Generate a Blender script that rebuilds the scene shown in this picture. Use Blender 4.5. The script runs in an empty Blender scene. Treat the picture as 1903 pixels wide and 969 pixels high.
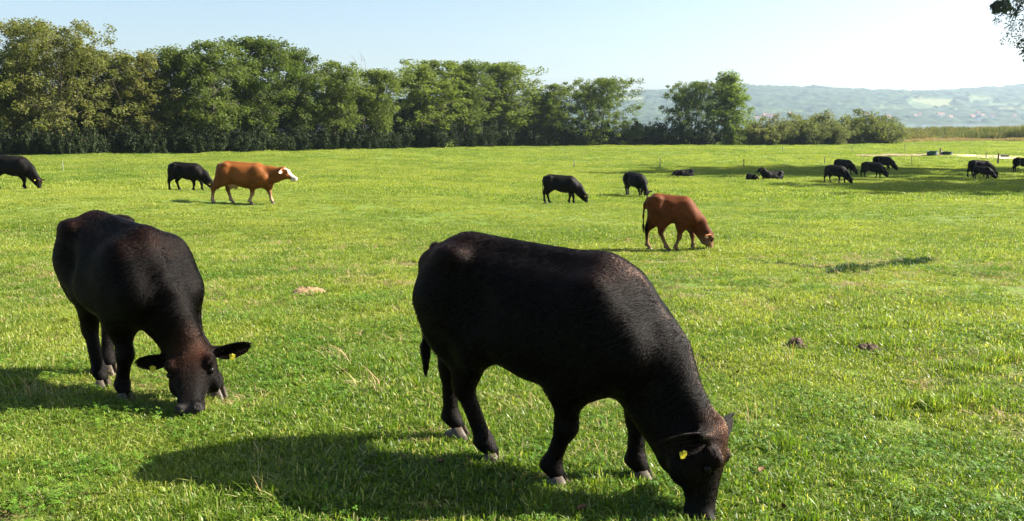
import bpy, math, random
import numpy as np
from mathutils import Vector, Matrix, noise as mnoise
R = math.radians
scene = bpy.context.scene
COL = scene.collection
random.seed(7)
RNG = np.random.default_rng(11)

# ---------------------------------------------------------------- camera, sky, sun, exposure
cam_data = bpy.data.cameras.new('camera')
cam = bpy.data.objects.new('camera', cam_data); COL.objects.link(cam)
cam.location = (0, 0, 1.7)
cam.rotation_euler = (R(90 - 8.88), 0, 0)
cam_data.sensor_width = 36; cam_data.lens = 31.18
cam_data.clip_start = 0.05; cam_data.clip_end = 30000
scene.camera = cam

SUN_EL, SUN_AZ = 36.0, 9.0          # azimuth: degrees past +X towards +Y (the sun stands to the right, a little beyond the cattle)
world = bpy.data.worlds.new('World'); scene.world = world; world.use_nodes = True
wn = world.node_tree; wn.nodes.clear()
w_out = wn.nodes.new('ShaderNodeOutputWorld'); w_bg = wn.nodes.new('ShaderNodeBackground')
w_sky = wn.nodes.new('ShaderNodeTexSky'); w_sky.sky_type = 'NISHITA'; w_sky.sun_disc = False
w_sky.sun_elevation = R(SUN_EL); w_sky.sun_rotation = R(90 - SUN_AZ)
w_sky.air_density = 1.0; w_sky.dust_density = 3.0; w_sky.ozone_density = 1.7; w_sky.altitude = 400
w_bg.inputs['Strength'].default_value = 0.055
wn.links.new(w_sky.outputs['Color'], w_bg.inputs['Color']); wn.links.new(w_bg.outputs['Background'], w_out.inputs['Surface'])

sun_data = bpy.data.lights.new('sun', 'SUN'); sun_data.energy = 5.0; sun_data.angle = R(0.53); sun_data.color = (1.0, 0.93, 0.82)
sun = bpy.data.objects.new('sun', sun_data); COL.objects.link(sun)
SUN_DIR = Vector((math.cos(R(SUN_EL)) * math.cos(R(SUN_AZ)), math.cos(R(SUN_EL)) * math.sin(R(SUN_AZ)), math.sin(R(SUN_EL))))
sun.rotation_euler = SUN_DIR.to_track_quat('Z', 'Y').to_euler()
sun.location = (30, 10, 40)

vs = scene.view_settings
scene.display_settings.display_device = 'sRGB'
vs.view_transform = 'Standard'; vs.look = 'None'; vs.exposure = 1.9; vs.gamma = 1.0; vs.use_curve_mapping = False
cy = scene.cycles
cy.use_denoising = True; cy.max_bounces = 8; cy.diffuse_bounces = 3; cy.glossy_bounces = 3; cy.transmission_bounces = 6
cy.transparent_max_bounces = 16; cy.volume_bounces = 1; cy.caustics_reflective = False; cy.caustics_refractive = False
cy.sample_clamp_indirect = 6

# ---------------------------------------------------------------- helpers
def tag(o, label=None, category=None, group=None, kind=None):
    if label: o['label'] = label
    if category: o['category'] = category
    if group: o['group'] = group
    if kind: o['kind'] = kind
    return o

def mesh_np(name, verts, faces, mat=None, smooth=True, colors=None):
    """verts (n,3), faces (m,k) of one k"""
    verts = np.asarray(verts, np.float32); faces = np.asarray(faces, np.int32)
    me = bpy.data.meshes.new(name)
    m, k = faces.shape
    me.vertices.add(len(verts)); me.vertices.foreach_set('co', verts.ravel())
    me.loops.add(m * k); me.loops.foreach_set('vertex_index', faces.ravel())
    me.polygons.add(m); me.polygons.foreach_set('loop_start', np.arange(0, m * k, k, dtype=np.int32))
    me.polygons.foreach_set('loop_total', np.full(m, k, np.int32))
    me.polygons.foreach_set('use_smooth', np.full(m, bool(smooth)))
    me.update(calc_edges=True)
    if colors is not None:
        a = me.color_attributes.new('Coat', 'FLOAT_COLOR', 'POINT')
        c = np.ones((len(verts), 4), np.float32); c[:, :3] = colors
        a.data.foreach_set('color', c.ravel())
    if mat: me.materials.append(mat)
    return me

def add(name, data, parent=None, loc=None):
    o = bpy.data.objects.new(name, data); COL.objects.link(o)
    if parent is not None: o.parent = parent
    if loc is not None: o.location = loc
    return o

def copy_tree(o, parent=None):
    c = o.copy(); COL.objects.link(c); c.parent = parent
    for ch in list(o.children): copy_tree(ch, c)
    return c

class MB:
    """collects polygons of one part"""
    def __init__(s): s.v = []; s.f = []
    def poly(s, pts, faces):
        b = len(s.v); s.v += [tuple(p) for p in pts]; s.f += [tuple(i + b for i in f) for f in faces]
    def box(s, c, d, rz=0.0):
        cx, cy_, cz = c; dx, dy, dz = d[0] / 2, d[1] / 2, d[2] / 2; ca, sa = math.cos(rz), math.sin(rz)
        pts = []
        for z in (-dz, dz):
            for x, y in ((-dx, -dy), (dx, -dy), (dx, dy), (-dx, dy)):
                pts.append((cx + x * ca - y * sa, cy_ + x * sa + y * ca, cz + z))
        s.poly(pts, [(3, 2, 1, 0), (4, 5, 6, 7), (0, 1, 5, 4), (1, 2, 6, 5), (2, 3, 7, 6), (3, 0, 4, 7)])
    def lathe(s, prof, n=24, center=(0, 0), cap=True):
        pts = [(center[0] + r * math.cos(2 * math.pi * k / n), center[1] + r * math.sin(2 * math.pi * k / n), z) for r, z in prof for k in range(n)]
        fs = []
        for i in range(len(prof) - 1):
            for k in range(n):
                k2 = (k + 1) % n
                fs.append((i * n + k, i * n + k2, (i + 1) * n + k2, (i + 1) * n + k))
        if cap:
            fs.append(tuple(range(n - 1, -1, -1))); fs.append(tuple((len(prof) - 1) * n + k for k in range(n)))
        s.poly(pts, fs)
    def tube(s, pts, rads, n=8):
        pts = [Vector(p) for p in pts]; rings = []
        up = Vector((0.31, 0.17, 0.94)).normalized()
        for i, p in enumerate(pts):
            d = (pts[min(i + 1, len(pts) - 1)] - pts[max(i - 1, 0)]).normalized()
            a = d.cross(up)
            if a.length < 1e-3: a = d.cross(Vector((1, 0, 0)))
            a.normalize(); b = d.cross(a)
            rings += [p + (a * math.cos(2 * math.pi * k / n) + b * math.sin(2 * math.pi * k / n)) * rads[i] for k in range(n)]
        fs = []
        for i in range(len(pts) - 1):
            for k in range(n):
                k2 = (k + 1) % n
                fs.append((i * n + k, i * n + k2, (i + 1) * n + k2, (i + 1) * n + k))
        m = len(pts) - 1
        fs.append(tuple(range(n - 1, -1, -1))); fs.append(tuple(m * n + k for k in range(n)))
        s.poly(rings, fs)
    def mesh(s, name, mat=None, smooth=True):
        me = bpy.data.meshes.new(name); me.from_pydata(s.v, [], s.f); me.update()
        me.polygons.foreach_set('use_smooth', np.full(len(me.polygons), bool(smooth)))
        if mat: me.materials.append(mat)
        return me
    def build(s, name, mat=None, parent=None, smooth=True, loc=None):
        return add(name, s.mesh(name, mat, smooth), parent, loc)

# node material helper
class NM:
    def __init__(s, name):
        s.m = bpy.data.materials.new(name); s.m.use_nodes = True; s.t = s.m.node_tree; s.t.nodes.clear()
        s.out = s.n('ShaderNodeOutputMaterial')
    def n(s, t, **kw):
        x = s.t.nodes.new(t)
        for k, v in kw.items():
            if k.startswith('_'): setattr(x, k[1:], v)
            else: s.set(x, k, v)
        return x
    def set(s, x, k, v):
        k = k.replace('__', ' ')
        if isinstance(v, tuple) and len(v) == 2 and hasattr(v[0], 'outputs'): s.t.links.new(v[0].outputs[v[1]], x.inputs[k])
        elif hasattr(v, 'outputs'): s.t.links.new(v.outputs[0], x.inputs[k])
        else: x.inputs[k].default_value = v
    def link(s, a, ao, b, bi): s.t.links.new(a.outputs[ao], b.inputs[bi])
    def ramp(s, src, stops, so=0, interp='LINEAR'):
        r = s.n('ShaderNodeValToRGB'); r.color_ramp.interpolation = interp
        e = r.color_ramp.elements
        while len(e) < len(stops): e.new(0.5)
        for el, (p, c) in zip(e, stops):
            el.position = p; el.color = (c, c, c, 1) if isinstance(c, (int, float)) else (*c, 1)
        s.t.links.new(src.outputs[so], r.inputs[0]); return r
    def mix(s, fac, a, b, blend='MIX'):
        x = s.n('ShaderNodeMix', _data_type='RGBA', _blend_type=blend)
        for i, v in ((0, fac), (6, a), (7, b)):
            if hasattr(v, 'outputs'): s.t.links.new(v.outputs[2] if v.bl_idname == 'ShaderNodeMix' else v.outputs[0], x.inputs[i])
            elif i == 0: x.inputs[i].default_value = v
            else: x.inputs[i].default_value = (*v, 1)
        return x

def simple_mat(name, col, rough=0.6, var=0.15, scale=8.0, bump=0.0, spec=0.3, metallic=0.0):
    m = NM(name)
    tc = m.n('ShaderNodeTexCoord'); nz = m.n('ShaderNodeTexNoise', Scale=scale, Detail=5.0)
    m.link(tc, 'Object', nz, 'Vector')
    r = m.ramp(nz, [(0.3, tuple(c * (1 - var) for c in col)), (0.7, tuple(min(1, c * (1 + var)) for c in col))])
    p = m.n('ShaderNodeBsdfPrincipled', Roughness=rough, Metallic=metallic)
    p.inputs['Specular IOR Level'].default_value = spec
    m.link(r, 0, p, 'Base Color')
    if bump:
        b = m.n('ShaderNodeBump', Strength=bump, Distance=0.02); m.link(nz, 0, b, 'Height'); m.link(b, 0, p, 'Normal')
    m.link(p, 0, m.out, 'Surface')
    return m.m

# ---------------------------------------------------------------- lie of the land
_GY = np.array([-60, 0, 5, 8, 16, 28, 40, 55, 80, 165, 220, 320, 420, 9000.0])
_GZ = np.array([0.3, 0, -0.02, -0.12, -0.55, -1.1, -1.75, -2.2, -2.5, -2.75, -3.0, -4.1, -5.4, -5.6])
_gy = np.linspace(-60, 460, 1041)
_gz = np.interp(_gy, _GY, _GZ)
_k = np.ones(9) / 9
_gz = np.convolve(np.pad(_gz, 4, 'edge'), _k, 'valid')
_ph = np.random.default_rng(5).uniform(0, 6.28, 12)
def gz(x, y):
    x = np.asarray(x, float); y = np.asarray(y, float)
    z = np.interp(y, _gy, _gz)
    s = np.clip((y - 8) / 22, 0, 1); s = s * s * (3 - 2 * s)
    z = z + s * 1.1 * (1 - np.exp(np.minimum(x, 0) / 25.0))
    far = np.clip((y - 4) / 10, 0, 1)
    z = z + far * 0.03 * (np.sin(x * 0.9 + _ph[0] + 1.7 * np.sin(y * 0.33)) + np.sin(y * 0.8 + _ph[1] + 1.3 * np.sin(x * 0.41 + 1)))
    z = z + far * np.clip(y / 40, 0, 1) * 0.06 * (np.sin(x * 0.23 + _ph[2]) * np.sin(y * 0.19 + _ph[3] + x * 0.05))
    z = z + 0.008 * (np.sin(x * 4.1 + _ph[4] + np.sin(y * 2.9)) + np.sin(y * 4.7 + _ph[5] + np.sin(x * 3.3)))
    return z

_ct, _st = math.cos(R(8.88)), math.sin(R(8.88))
def ray(u, v):
    """direction in the world of the line of sight through a point of the photograph"""
    a, b = (u - 951.5) / 1648.0, (484.5 - v) / 1648.0
    return np.array([a, _ct + b * _st, -_st + b * _ct])
def on_ground(u, v):
    """where that line of sight meets the field"""
    d = ray(u, v); t = np.linspace(1.5, 420, 80000)
    h = 1.7 + d[2] * t - gz(d[0] * t, d[1] * t)
    i = int(np.argmax(h < 0)); 
    return np.array([d[0] * t[i], d[1] * t[i], gz(d[0] * t[i], d[1] * t[i])])
def at_depth(u, v, y):
    d = ray(u, v); return np.array([0, 0, 1.7]) + d * (y / d[1])
# ---------------------------------------------------------------- ground, lake, hills
def grid_mesh(name, xs, ys, zf, mat, colors=None):
    X, Y = np.meshgrid(xs, ys); Z = zf(X, Y)
    V = np.stack([X, Y, Z], -1).reshape(-1, 3); nx, ny = len(xs), len(ys)
    b = (np.arange(ny - 1)[:, None] * nx + np.arange(nx - 1)[None]).ravel()
    return mesh_np(name, V, np.stack([b, b + 1, b + nx + 1, b + nx], 1), mat, True, colors(X, Y, Z) if colors else None)

def vn(X, Y, sc, seed):
    r = np.random.default_rng(seed).random((64, 64)); x = X / sc; y = Y / sc
    xi = np.floor(x).astype(int); yi = np.floor(y).astype(int); fx = x - xi; fy = y - yi
    fx = fx * fx * (3 - 2 * fx); fy = fy * fy * (3 - 2 * fy)
    g = lambda i, j: r[i % 64, j % 64]
    return (g(xi, yi) * (1 - fx) + g(xi + 1, yi) * fx) * (1 - fy) + (g(xi, yi + 1) * (1 - fx) + g(xi + 1, yi + 1) * fx) * fy
def bare(x, y): return vn(x + 300, y + 300, 0.8, 41) * 0.45 + vn(x + 300, y + 300, 0.22, 42) * 0.55     # thin, trodden places
def meadow_mat():
    m = NM('meadow_turf')
    tc = m.n('ShaderNodeTexCoord')
    def nz(sc, det, dist=0.0):
        n_ = m.n('ShaderNodeTexNoise', Scale=sc, Detail=det, Roughness=0.62, Distortion=dist); m.link(tc, 'Object', n_, 'Vector'); return n_
    a, b, c, d = nz(0.11, 5), nz(0.9, 6, 0.4), nz(14.0, 6), nz(2.2, 4)
    col = m.mix(m.ramp(a, [(0.35, 0.0), (0.68, 1.0)]), (0.095, 0.160, 0.017), (0.140, 0.190, 0.026))
    col = m.mix(m.ramp(b, [(0.42, 0.0), (0.72, 0.55)]), col, (0.145, 0.175, 0.035))
    col = m.mix(m.ramp(c, [(0.30, 0.75), (0.52, 0.0)]), col, (0.045, 0.085, 0.012))
    col = m.mix(m.ramp(d, [(0.56, 0.0), (0.72, 0.75)]), col, (0.150, 0.105, 0.052))
    at = m.n('ShaderNodeAttribute', _attribute_name='Coat')
    col = m.mix(at, col, (0.135, 0.088, 0.045))
    p = m.n('ShaderNodeBsdfPrincipled', Roughness=0.85); p.inputs['Specular IOR Level'].default_value = 0.15
    m.link(col, 2, p, 'Base Color')
    bp = m.n('ShaderNodeBump', Strength=0.9, Distance=0.05); m.link(c, 0, bp, 'Height'); m.link(bp, 0, p, 'Normal')
    m.link(p, 0, m.out, 'Surface'); return m.m
M_MEADOW = meadow_mat()

def axis(knots):
    out = []
    for a, b, n in knots: out += list(np.linspace(a, b, n, endpoint=False))
    return np.array(out + [knots[-1][1]])
gx = axis([(-3500, -400, 24), (-400, -80, 40), (-80, -12, 110), (-12, 12, 150), (12, 80, 110), (80, 400, 60), (400, 3500, 24)])
gyy = axis([(-90, 1, 30), (1, 20, 150), (20, 60, 120), (60, 240, 150), (240, 460, 60), (460, 620, 6)])
def gzz(X, Y):
    z = gz(X, Y)
    return np.where(Y > 430, np.minimum(z, -5.4 - (Y - 430) * 0.02), z)
tag(add('ground', grid_mesh('ground', gx, gyy, gzz, M_MEADOW, lambda X, Y, Z: np.repeat((np.clip((bare(X, Y) - 0.58) / 0.12, 0, 0.7) * (Y < 14) * (np.abs(X) < 14)).reshape(-1, 1), 3, 1))), kind='structure')

# lake
def water_mat():
    m = NM('lake_water'); tc = m.n('ShaderNodeTexCoord'); mp = m.n('ShaderNodeMapping'); mp.inputs['Scale'].default_value = (0.05, 0.25, 1)
    m.link(tc, 'Object', mp, 'Vector'); n_ = m.n('ShaderNodeTexNoise', Scale=1.0, Detail=4.0); m.link(mp, 0, n_, 'Vector')
    p = m.n('ShaderNodeBsdfPrincipled', Roughness=0.12, IOR=1.33); p.inputs['Base Color'].default_value = (0.05, 0.09, 0.11, 1)
    b = m.n('ShaderNodeBump', Strength=0.25, Distance=0.3); m.link(n_, 0, b, 'Height'); m.link(b, 0, p, 'Normal')
    m.link(p, 0, m.out, 'Surface'); return m.m
LAKE_Z = -5.25
tag(add('lake_water', grid_mesh('lake_water', np.linspace(-3600, 3800, 30), np.linspace(395, 2700, 20), lambda X, Y: X * 0 + LAKE_Z, water_mat())), kind='structure')

# hills on the far shore: woods and hay fields
def hill_base(X, Y):
    ridge = np.interp(X / 4000.0, [-1.0, -0.4, 0.0, 0.12, 0.25, 0.40, 0.46, 0.577, 0.8, 1.1], [60, 95, 105, 116, 143, 140, 134, 158, 172, 150])
    t = np.clip((Y - 2330) / 1650, 0, 1); t = t * t * (3 - 2 * t) * 0.55 + t * 0.45
    z = -9 + (ridge + 9) * t * np.where(Y > 3980, np.clip(1 - (Y - 3980) / 2500, 0, 1), 1)
    z = z + (vn(X, Y, 420, 1) - 0.5) * 26 * t + (vn(X, Y, 150, 2) - 0.5) * 9 * t
    return z
FIELDS = [(1692, 1772, 185, 204), (1640, 1735, 200, 209), (1800, 1850, 183, 193), (1835, 1903, 192, 201), (1420, 1500, 208, 215), (1575, 1640, 203, 208), (1780, 1850, 206, 212), (1560, 1600, 196, 200), (1860, 1960, 203, 209), (1300, 1350, 212, 217)]
def hill_fields(X, Y, Z):
    depth = Y * _ct - (Z - 1.7) * _st; u = 951.5 + 1648 * X / depth; v = 484.5 - 1648 * ((Z - 1.7) * _ct + Y * _st) / depth
    m = np.zeros_like(X)
    w = (vn(X, Y, 90, 6) - 0.5) * 14
    for a, b, c, d in FIELDS: m = np.maximum(m, ((u + w > a) & (u + w < b) & (v + w * 0.12 > c) & (v + w * 0.12 < d)) * 1.0)
    out = (u < 1200) | (u > 1980)
    m = np.where(out, (vn(X * 0.6, Y, 300, 7) > 0.70) * (Y < 3600) * (Y > 2480), m)
    return m
def hill_z(X, Y):
    z = hill_base(X, Y); f = hill_fields(X, Y, z)
    tree = (vn(X, Y, 22, 3) ** 1.3) * 15 + vn(X, Y, 60, 4) * 7
    return z + np.where(f > 0.5, 0, tree * np.clip((Y - 2350) / 60, 0, 1))
def hill_col(X, Y, Z):
    f = hill_fields(X, Y, hill_base(X, Y)).ravel()[:, None]
    n1 = vn(X, Y, 35, 8).ravel()[:, None]; n2 = vn(X, Y, 170, 9).ravel()[:, None]
    wood = np.array([[0.022, 0.038, 0.016]]) * (0.6 + 0.9 * n1) + np.array([[0.012, 0.012, 0.0]]) * n2
    fld = np.array([[0.075, 0.105, 0.038]]) * (0.8 + 0.3 * n1) + np.array([[0.07, 0.045, 0.02]]) * (n2 > 0.55)
    return wood * (1 - f) + fld * f
def coat_plain(name, rough=0.9):
    m = NM(name); at = m.n('ShaderNodeAttribute', _attribute_name='Coat'); tc = m.n('ShaderNodeTexCoord')
    n_ = m.n('ShaderNodeTexNoise', Scale=0.06, Detail=5.0); m.link(tc, 'Object', n_, 'Vector')
    c = m.mix(1.0, at, m.ramp(n_, [(0.3, 0.65), (0.7, 1.3)]), 'MULTIPLY')
    p = m.n('ShaderNodeBsdfPrincipled', Roughness=rough); p.inputs['Specular IOR Level'].default_value = 0.1
    m.link(c, 2, p, 'Base Color'); m.link(p, 0, m.out, 'Surface'); return m.m
hx = axis([(-3400, 200, 120), (200, 2400, 260), (2400, 3700, 60)]); hy = axis([(2300, 4000, 170), (4000, 4600, 25)])
tag(add('hills', grid_mesh('hills', hx, hy, hill_z, coat_plain('hill_woods'), hill_col)), kind='structure')

# sandy track and the bare earth beside the drinking place
def strip(name, near, far, mat, lift=0.09, n=40):
    """a sheet between two edges, each a list of ground points seen in the photograph"""
    def pts(e):
        P = np.array([on_ground(*q)[:2] for q in e]); s_ = np.linspace(0, len(e) - 1, n)
        return np.stack([np.interp(s_, range(len(e)), P[:, i]) for i in (0, 1)], 1)
    A, B = pts(near), pts(far); k = 6
    V = []
    for i in range(n):
        for j in range(k):
            t = j / (k - 1); q = A[i] * (1 - t) + B[i] * t
            w = 0.35 * math.sin(i * 1.7 + j) * (j in (0, k - 1)); q = q + np.array((0, w))
            V.append((q[0], q[1], float(gz(q[0], q[1])) + lift))
    F_ = [(i * k + j, (i + 1) * k + j, (i + 1) * k + j + 1, i * k + j + 1) for i in range(n - 1) for j in range(k - 1)]
    return tag(add(name, mesh_np(name, V, F_, mat, True)), kind='structure'), A, B
M_SAND = simple_mat('pale_gravel', (0.56, 0.47, 0.35), 0.95, 0.25, 1.2); M_EARTH = simple_mat('bare_earth', (0.24, 0.17, 0.10), 0.95, 0.3, 1.5)
path_o, pA, pB = strip('path', [(1770, 291.2), (1810, 293.6), (1850, 296.3), (1903, 299), (1990, 302)], [(1768, 288.0), (1810, 288.8), (1850, 290.2), (1903, 291.5), (1990, 293)], M_SAND)
earth_o, eA, eB = strip('bare_earth', [(1590, 291.2), (1640, 291.0), (1690, 291.2), (1768, 290.6)], [(1590, 289.0), (1640, 288.2), (1690, 287.8), (1768, 287.6)], M_EARTH)
# ---------------------------------------------------------------- trees and bushes
def leaf_mat(name, c1, c2, trans=0.48):
    m = NM(name)
    oi = m.n('ShaderNodeObjectInfo'); tc = m.n('ShaderNodeTexCoord')
    n_ = m.n('ShaderNodeTexNoise', Scale=0.55, Detail=4.0); m.link(tc, 'Object', n_, 'Vector')
    n2 = m.n('ShaderNodeTexNoise', Scale=4.0, Detail=2.0); m.link(tc, 'Object', n2, 'Vector')
    ad = m.n('ShaderNodeMath', _operation='MULTIPLY_ADD'); m.link(n_, 0, ad, 0); ad.inputs[1].default_value = 1.6; ad.inputs[2].default_value = -0.65
    a2 = m.n('ShaderNodeMath', _operation='MULTIPLY_ADD'); m.link(oi, 'Random', a2, 0); a2.inputs[1].default_value = 0.55; m.link(ad, 0, a2, 2)
    a3 = m.n('ShaderNodeMath', _operation='MULTIPLY_ADD', _use_clamp=True); m.link(n2, 0, a3, 0); a3.inputs[1].default_value = 0.4; m.link(a2, 0, a3, 2)
    col = m.mix(a3, c1, c2)
    d = m.n('ShaderNodeBsdfPrincipled', Roughness=0.6); d.inputs['Specular IOR Level'].default_value = 0.15
    m.link(col, 2, d, 'Base Color')
    t = m.n('ShaderNodeBsdfTranslucent'); tcx = m.mix(1.0, col, (1.15, 1.25, 0.55), 'MULTIPLY'); m.link(tcx, 2, t, 'Color')
    mx = m.n('ShaderNodeMixShader', Fac=trans); m.link(d, 0, mx, 1); m.link(t, 0, mx, 2)
    m.link(mx, 0, m.out, 'Surface'); return m.m
M_LEAF = leaf_mat('leaf_green', (0.042, 0.072, 0.018), (0.155, 0.190, 0.050))
M_LEAF_OLIVE = leaf_mat('leaf_olive', (0.075, 0.100, 0.030), (0.200, 0.195, 0.062))
M_LEAF_LIGHT = leaf_mat('leaf_light', (0.090, 0.140, 0.026), (0.165, 0.215, 0.045))
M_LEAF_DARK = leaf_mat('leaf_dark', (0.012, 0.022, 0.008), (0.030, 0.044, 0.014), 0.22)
M_LEAF_GREY = leaf_mat('leaf_grey_green', (0.085, 0.105, 0.042), (0.165, 0.170, 0.075))
M_BARK = simple_mat('bark', (0.085, 0.070, 0.055), 0.9, 0.35, 4.0, 0.5)

def leaf_quads(P, size, rg, up=0.3):
    """small folded leaf sprays at points P"""
    n = len(P); s = size * rg.uniform(0.6, 1.35, n)[:, None]
    N = rg.normal(size=(n, 3)); N[:, 2] = np.abs(N[:, 2]) + up; N /= np.linalg.norm(N, axis=1)[:, None]
    A = np.cross(N, rg.normal(size=(n, 3))); A /= np.linalg.norm(A, axis=1)[:, None]; B = np.cross(N, A)
    l = rg.uniform(0.45, 0.8, n)[:, None]
    v = np.stack([P - A * s, P - B * s * l + N * s * 0.15, P + A * s * 0.9 - N * s * 0.15, P + B * s * l + N * s * 0.15], 1)
    return v.reshape(-1, 3), np.arange(4 * n).reshape(-1, 4)

def tree_meshes(seed, H=14.0, crown_w=7.0, base=0.18, shape='oval', clusters=340, per=60, leaf=0.15, stems=1, leafmat=None, top_bare=0.0, lean=0.0, gap=0.96, crad=0.80):
    """tapered trunk with limbs and twigs; sprays of leaves gathered round the twigs"""
    rg = np.random.default_rng(seed); wood = MB(); tips = []
    def env(t):     # crown half width at height fraction t
        s_ = (t - base) / (1 - base)
        if s_ <= 0: return 0.25
        if shape == 'oval': return crown_w / 2 * max(0.12, math.sin(math.pi * min(1, 0.12 + 0.86 * s_)) ** 0.6)
        if shape == 'cone': return crown_w / 2 * max(0.10, (1 - s_) ** 0.75 * min(1, 0.45 + 2.5 * s_))
        if shape == 'broad': return crown_w / 2 * max(0.15, (1 - abs(2 * s_ ** 1.25 - 1) ** 2.6))
    for st in range(stems):
        ang = 2 * math.pi * (st / stems) + rg.uniform(0, 1); lx, ly = (math.cos(ang), math.sin(ang)) if stems > 1 else (rg.normal() * 0.3, rg.normal() * 0.3)
        r0 = 0.024 * H / (stems ** 0.5) * 0.75; pts, rr = [], []
        sx = (0.35 * lx if stems > 1 else 0, 0.35 * ly if stems > 1 else 0); hh = H * (1 if st == 0 else rg.uniform(0.75, 0.95))
        K = 9
        spread = crown_w * (0.20 if stems > 1 else 0.05)
        for i in range(K):
            t = i / (K - 1)
            pts.append((sx[0] + lx * spread * t + rg.normal() * 0.10 * t + lean * t * H, sx[1] + ly * spread * t + rg.normal() * 0.10 * t, t * hh * 0.94 - 0.25 * (i == 0)))
            rr.append(max(0.02, r0 * (1.25 if i == 0 else 1) * (1 - t) ** 0.8 + 0.015))
        wood.tube(pts, rr, 7)
        nl = int(clusters / stems / 7)
        for j in range(nl):
            t = base + (1 - base) * ((j + rg.random()) / nl) ** 0.85 * 0.97
            k = t * (K - 1); i = min(int(k), K - 2); p0 = np.array(pts[i]) * (1 - k + i) + np.array(pts[i + 1]) * (k - i)
            az = j * 2.4 + rg.normal() * 0.5; L = env(t) * rg.uniform(0.75, 1.12); el = rg.uniform(0.25, 0.95) * (0.65 + 0.6 * t)
            d = np.array((math.cos(az) * math.cos(el), math.sin(az) * math.cos(el), math.sin(el)))
            q = [p0 + d * L * f_ + np.array((0, 0, 0.10 * L * f_ * f_)) + rg.normal(size=3) * 0.05 * L * f_ for f_ in (0, 0.35, 0.7, 1.0)]
            rb = max(0.02, 0.30 * rr[i]); wood.tube(q, [rb, rb * 0.75, rb * 0.45, 0.012], 5)
            for m_ in range(7):
                f_ = rg.uniform(0.3, 1.05) ** 0.8; i2 = min(int(f_ * 3), 2); b0 = q[i2] + (q[i2 + 1] - q[i2]) * min(1.0, f_ * 3 - i2)
                off = rg.normal(size=3) * (0.26 * L * (0.5 + 0.5 * f_) + 0.35); tp = b0 + off * (1, 1, 1.25)
                if tp[2] > H * 1.0: tp[2] = H * rg.uniform(0.95, 1.0)
                if m_ % 2 == 0: wood.tube([b0, (b0 + tp) / 2 + rg.normal(size=3) * 0.04, tp], [rb * 0.35, 0.016, 0.008], 4)
                tips.append(tp)
    tips = np.array(tips); tips = tips[rg.random(len(tips)) < gap]
    P = np.repeat(tips, per, 0); g = rg.normal(size=P.shape); g /= np.linalg.norm(g, axis=1)[:, None]
    rad = crad * (H / 14.0) * np.repeat(rg.uniform(0.55, 1.3, len(tips)), per) * rg.random(len(P)) ** 0.45
    P = P + g * rad[:, None] * (1.0, 1.0, 0.92)
    P = P[P[:, 2] > 0.15]
    v, f = leaf_quads(P, leaf * H / 14.0, rg)
    return wood.mesh('trunk', M_BARK), mesh_np('crown', v, f, leafmat or M_LEAF, False)

def make_tree(name, meshes, loc, s, rz, label, category='tree', group=None):
    r = add(name, None, None, loc); r.scale = s; r.rotation_euler = (0, 0, rz); r.empty_display_size = 0.5
    tag(r, label, category, group)
    add('trunk', meshes[0], r); add('crown', meshes[1], r)
    return r

def bush_meshes(seed, H=3.0, W=4.0, n=90, per=42, leaf=0.14, mat=None, crad=0.42):
    rg = np.random.default_rng(seed); wood = MB(); tips = []
    for j in range(n // 6):
        az = j * 2.4 + rg.normal() * 0.4; r_ = W / 2 * rg.random() ** 0.5; h = H * (1 - 0.55 * (r_ / (W / 2)) ** 2) * rg.uniform(0.75, 1.0)
        b = np.array((math.cos(az) * r_ * 0.25, math.sin(az) * r_ * 0.25, -0.1)); t = np.array((math.cos(az) * r_, math.sin(az) * r_, h))
        q = [b, b + (t - b) * 0.4 + (0, 0, 0.15 * h), t]; wood.tube(q, [0.05, 0.035, 0.012], 5)
        for m_ in range(6):
            f_ = 0.15 + 0.85 * (m_ + rg.random()) / 6
            tips.append(b + (t - b) * f_ + rg.normal(size=3) * 0.22 * H * 0.5)
    tips = np.array(tips); P = np.repeat(tips, per, 0); g = rg.normal(size=P.shape); g /= np.linalg.norm(g, axis=1)[:, None]
    P = P + g * (crad * H / 3 * rg.random(len(P)) ** 0.5)[:, None]; P = P[P[:, 2] > 0.02]
    v, f = leaf_quads(P, leaf, rg)
    return wood.mesh('stems', M_BARK), mesh_np('foliage', v, f, mat or M_LEAF_DARK, False)
def make_bush(name, meshes, loc, s, rz, label, group=None):
    r = add(name, None, None, loc); r.scale = s; r.rotation_euler = (0, 0, rz); tag(r, label, 'bush', group)
    add('stems', meshes[0], r); add('foliage', meshes[1], r); return r

BASE_U = [-200, 0, 300, 600, 900, 1200, 1560, 1700]; BASE_V = [291.5, 290, 287, 280, 274, 270.3, 270, 266]
def line_at(u): return float(np.interp(u, BASE_U, BASE_V))
def tree_at(u, vtop, wpx, back, H0=14.0, W0=7.0):
    """ground point, and scale for a tree of the line whose top and width show in the photograph"""
    g = on_ground(u, line_at(u)); dv = g[:2] / np.linalg.norm(g[:2]); y = g[1] + back * dv[1]; x = g[0] + back * dv[0]
    z = float(gz(x, y)); top = at_depth(u, vtop, y); H = top[2] - z
    ppm = 1648 / (y * _ct + (1.7 - z) * _st)
    return (x, y, z), (wpx / ppm / W0, wpx / ppm / W0, H / H0), H

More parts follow.
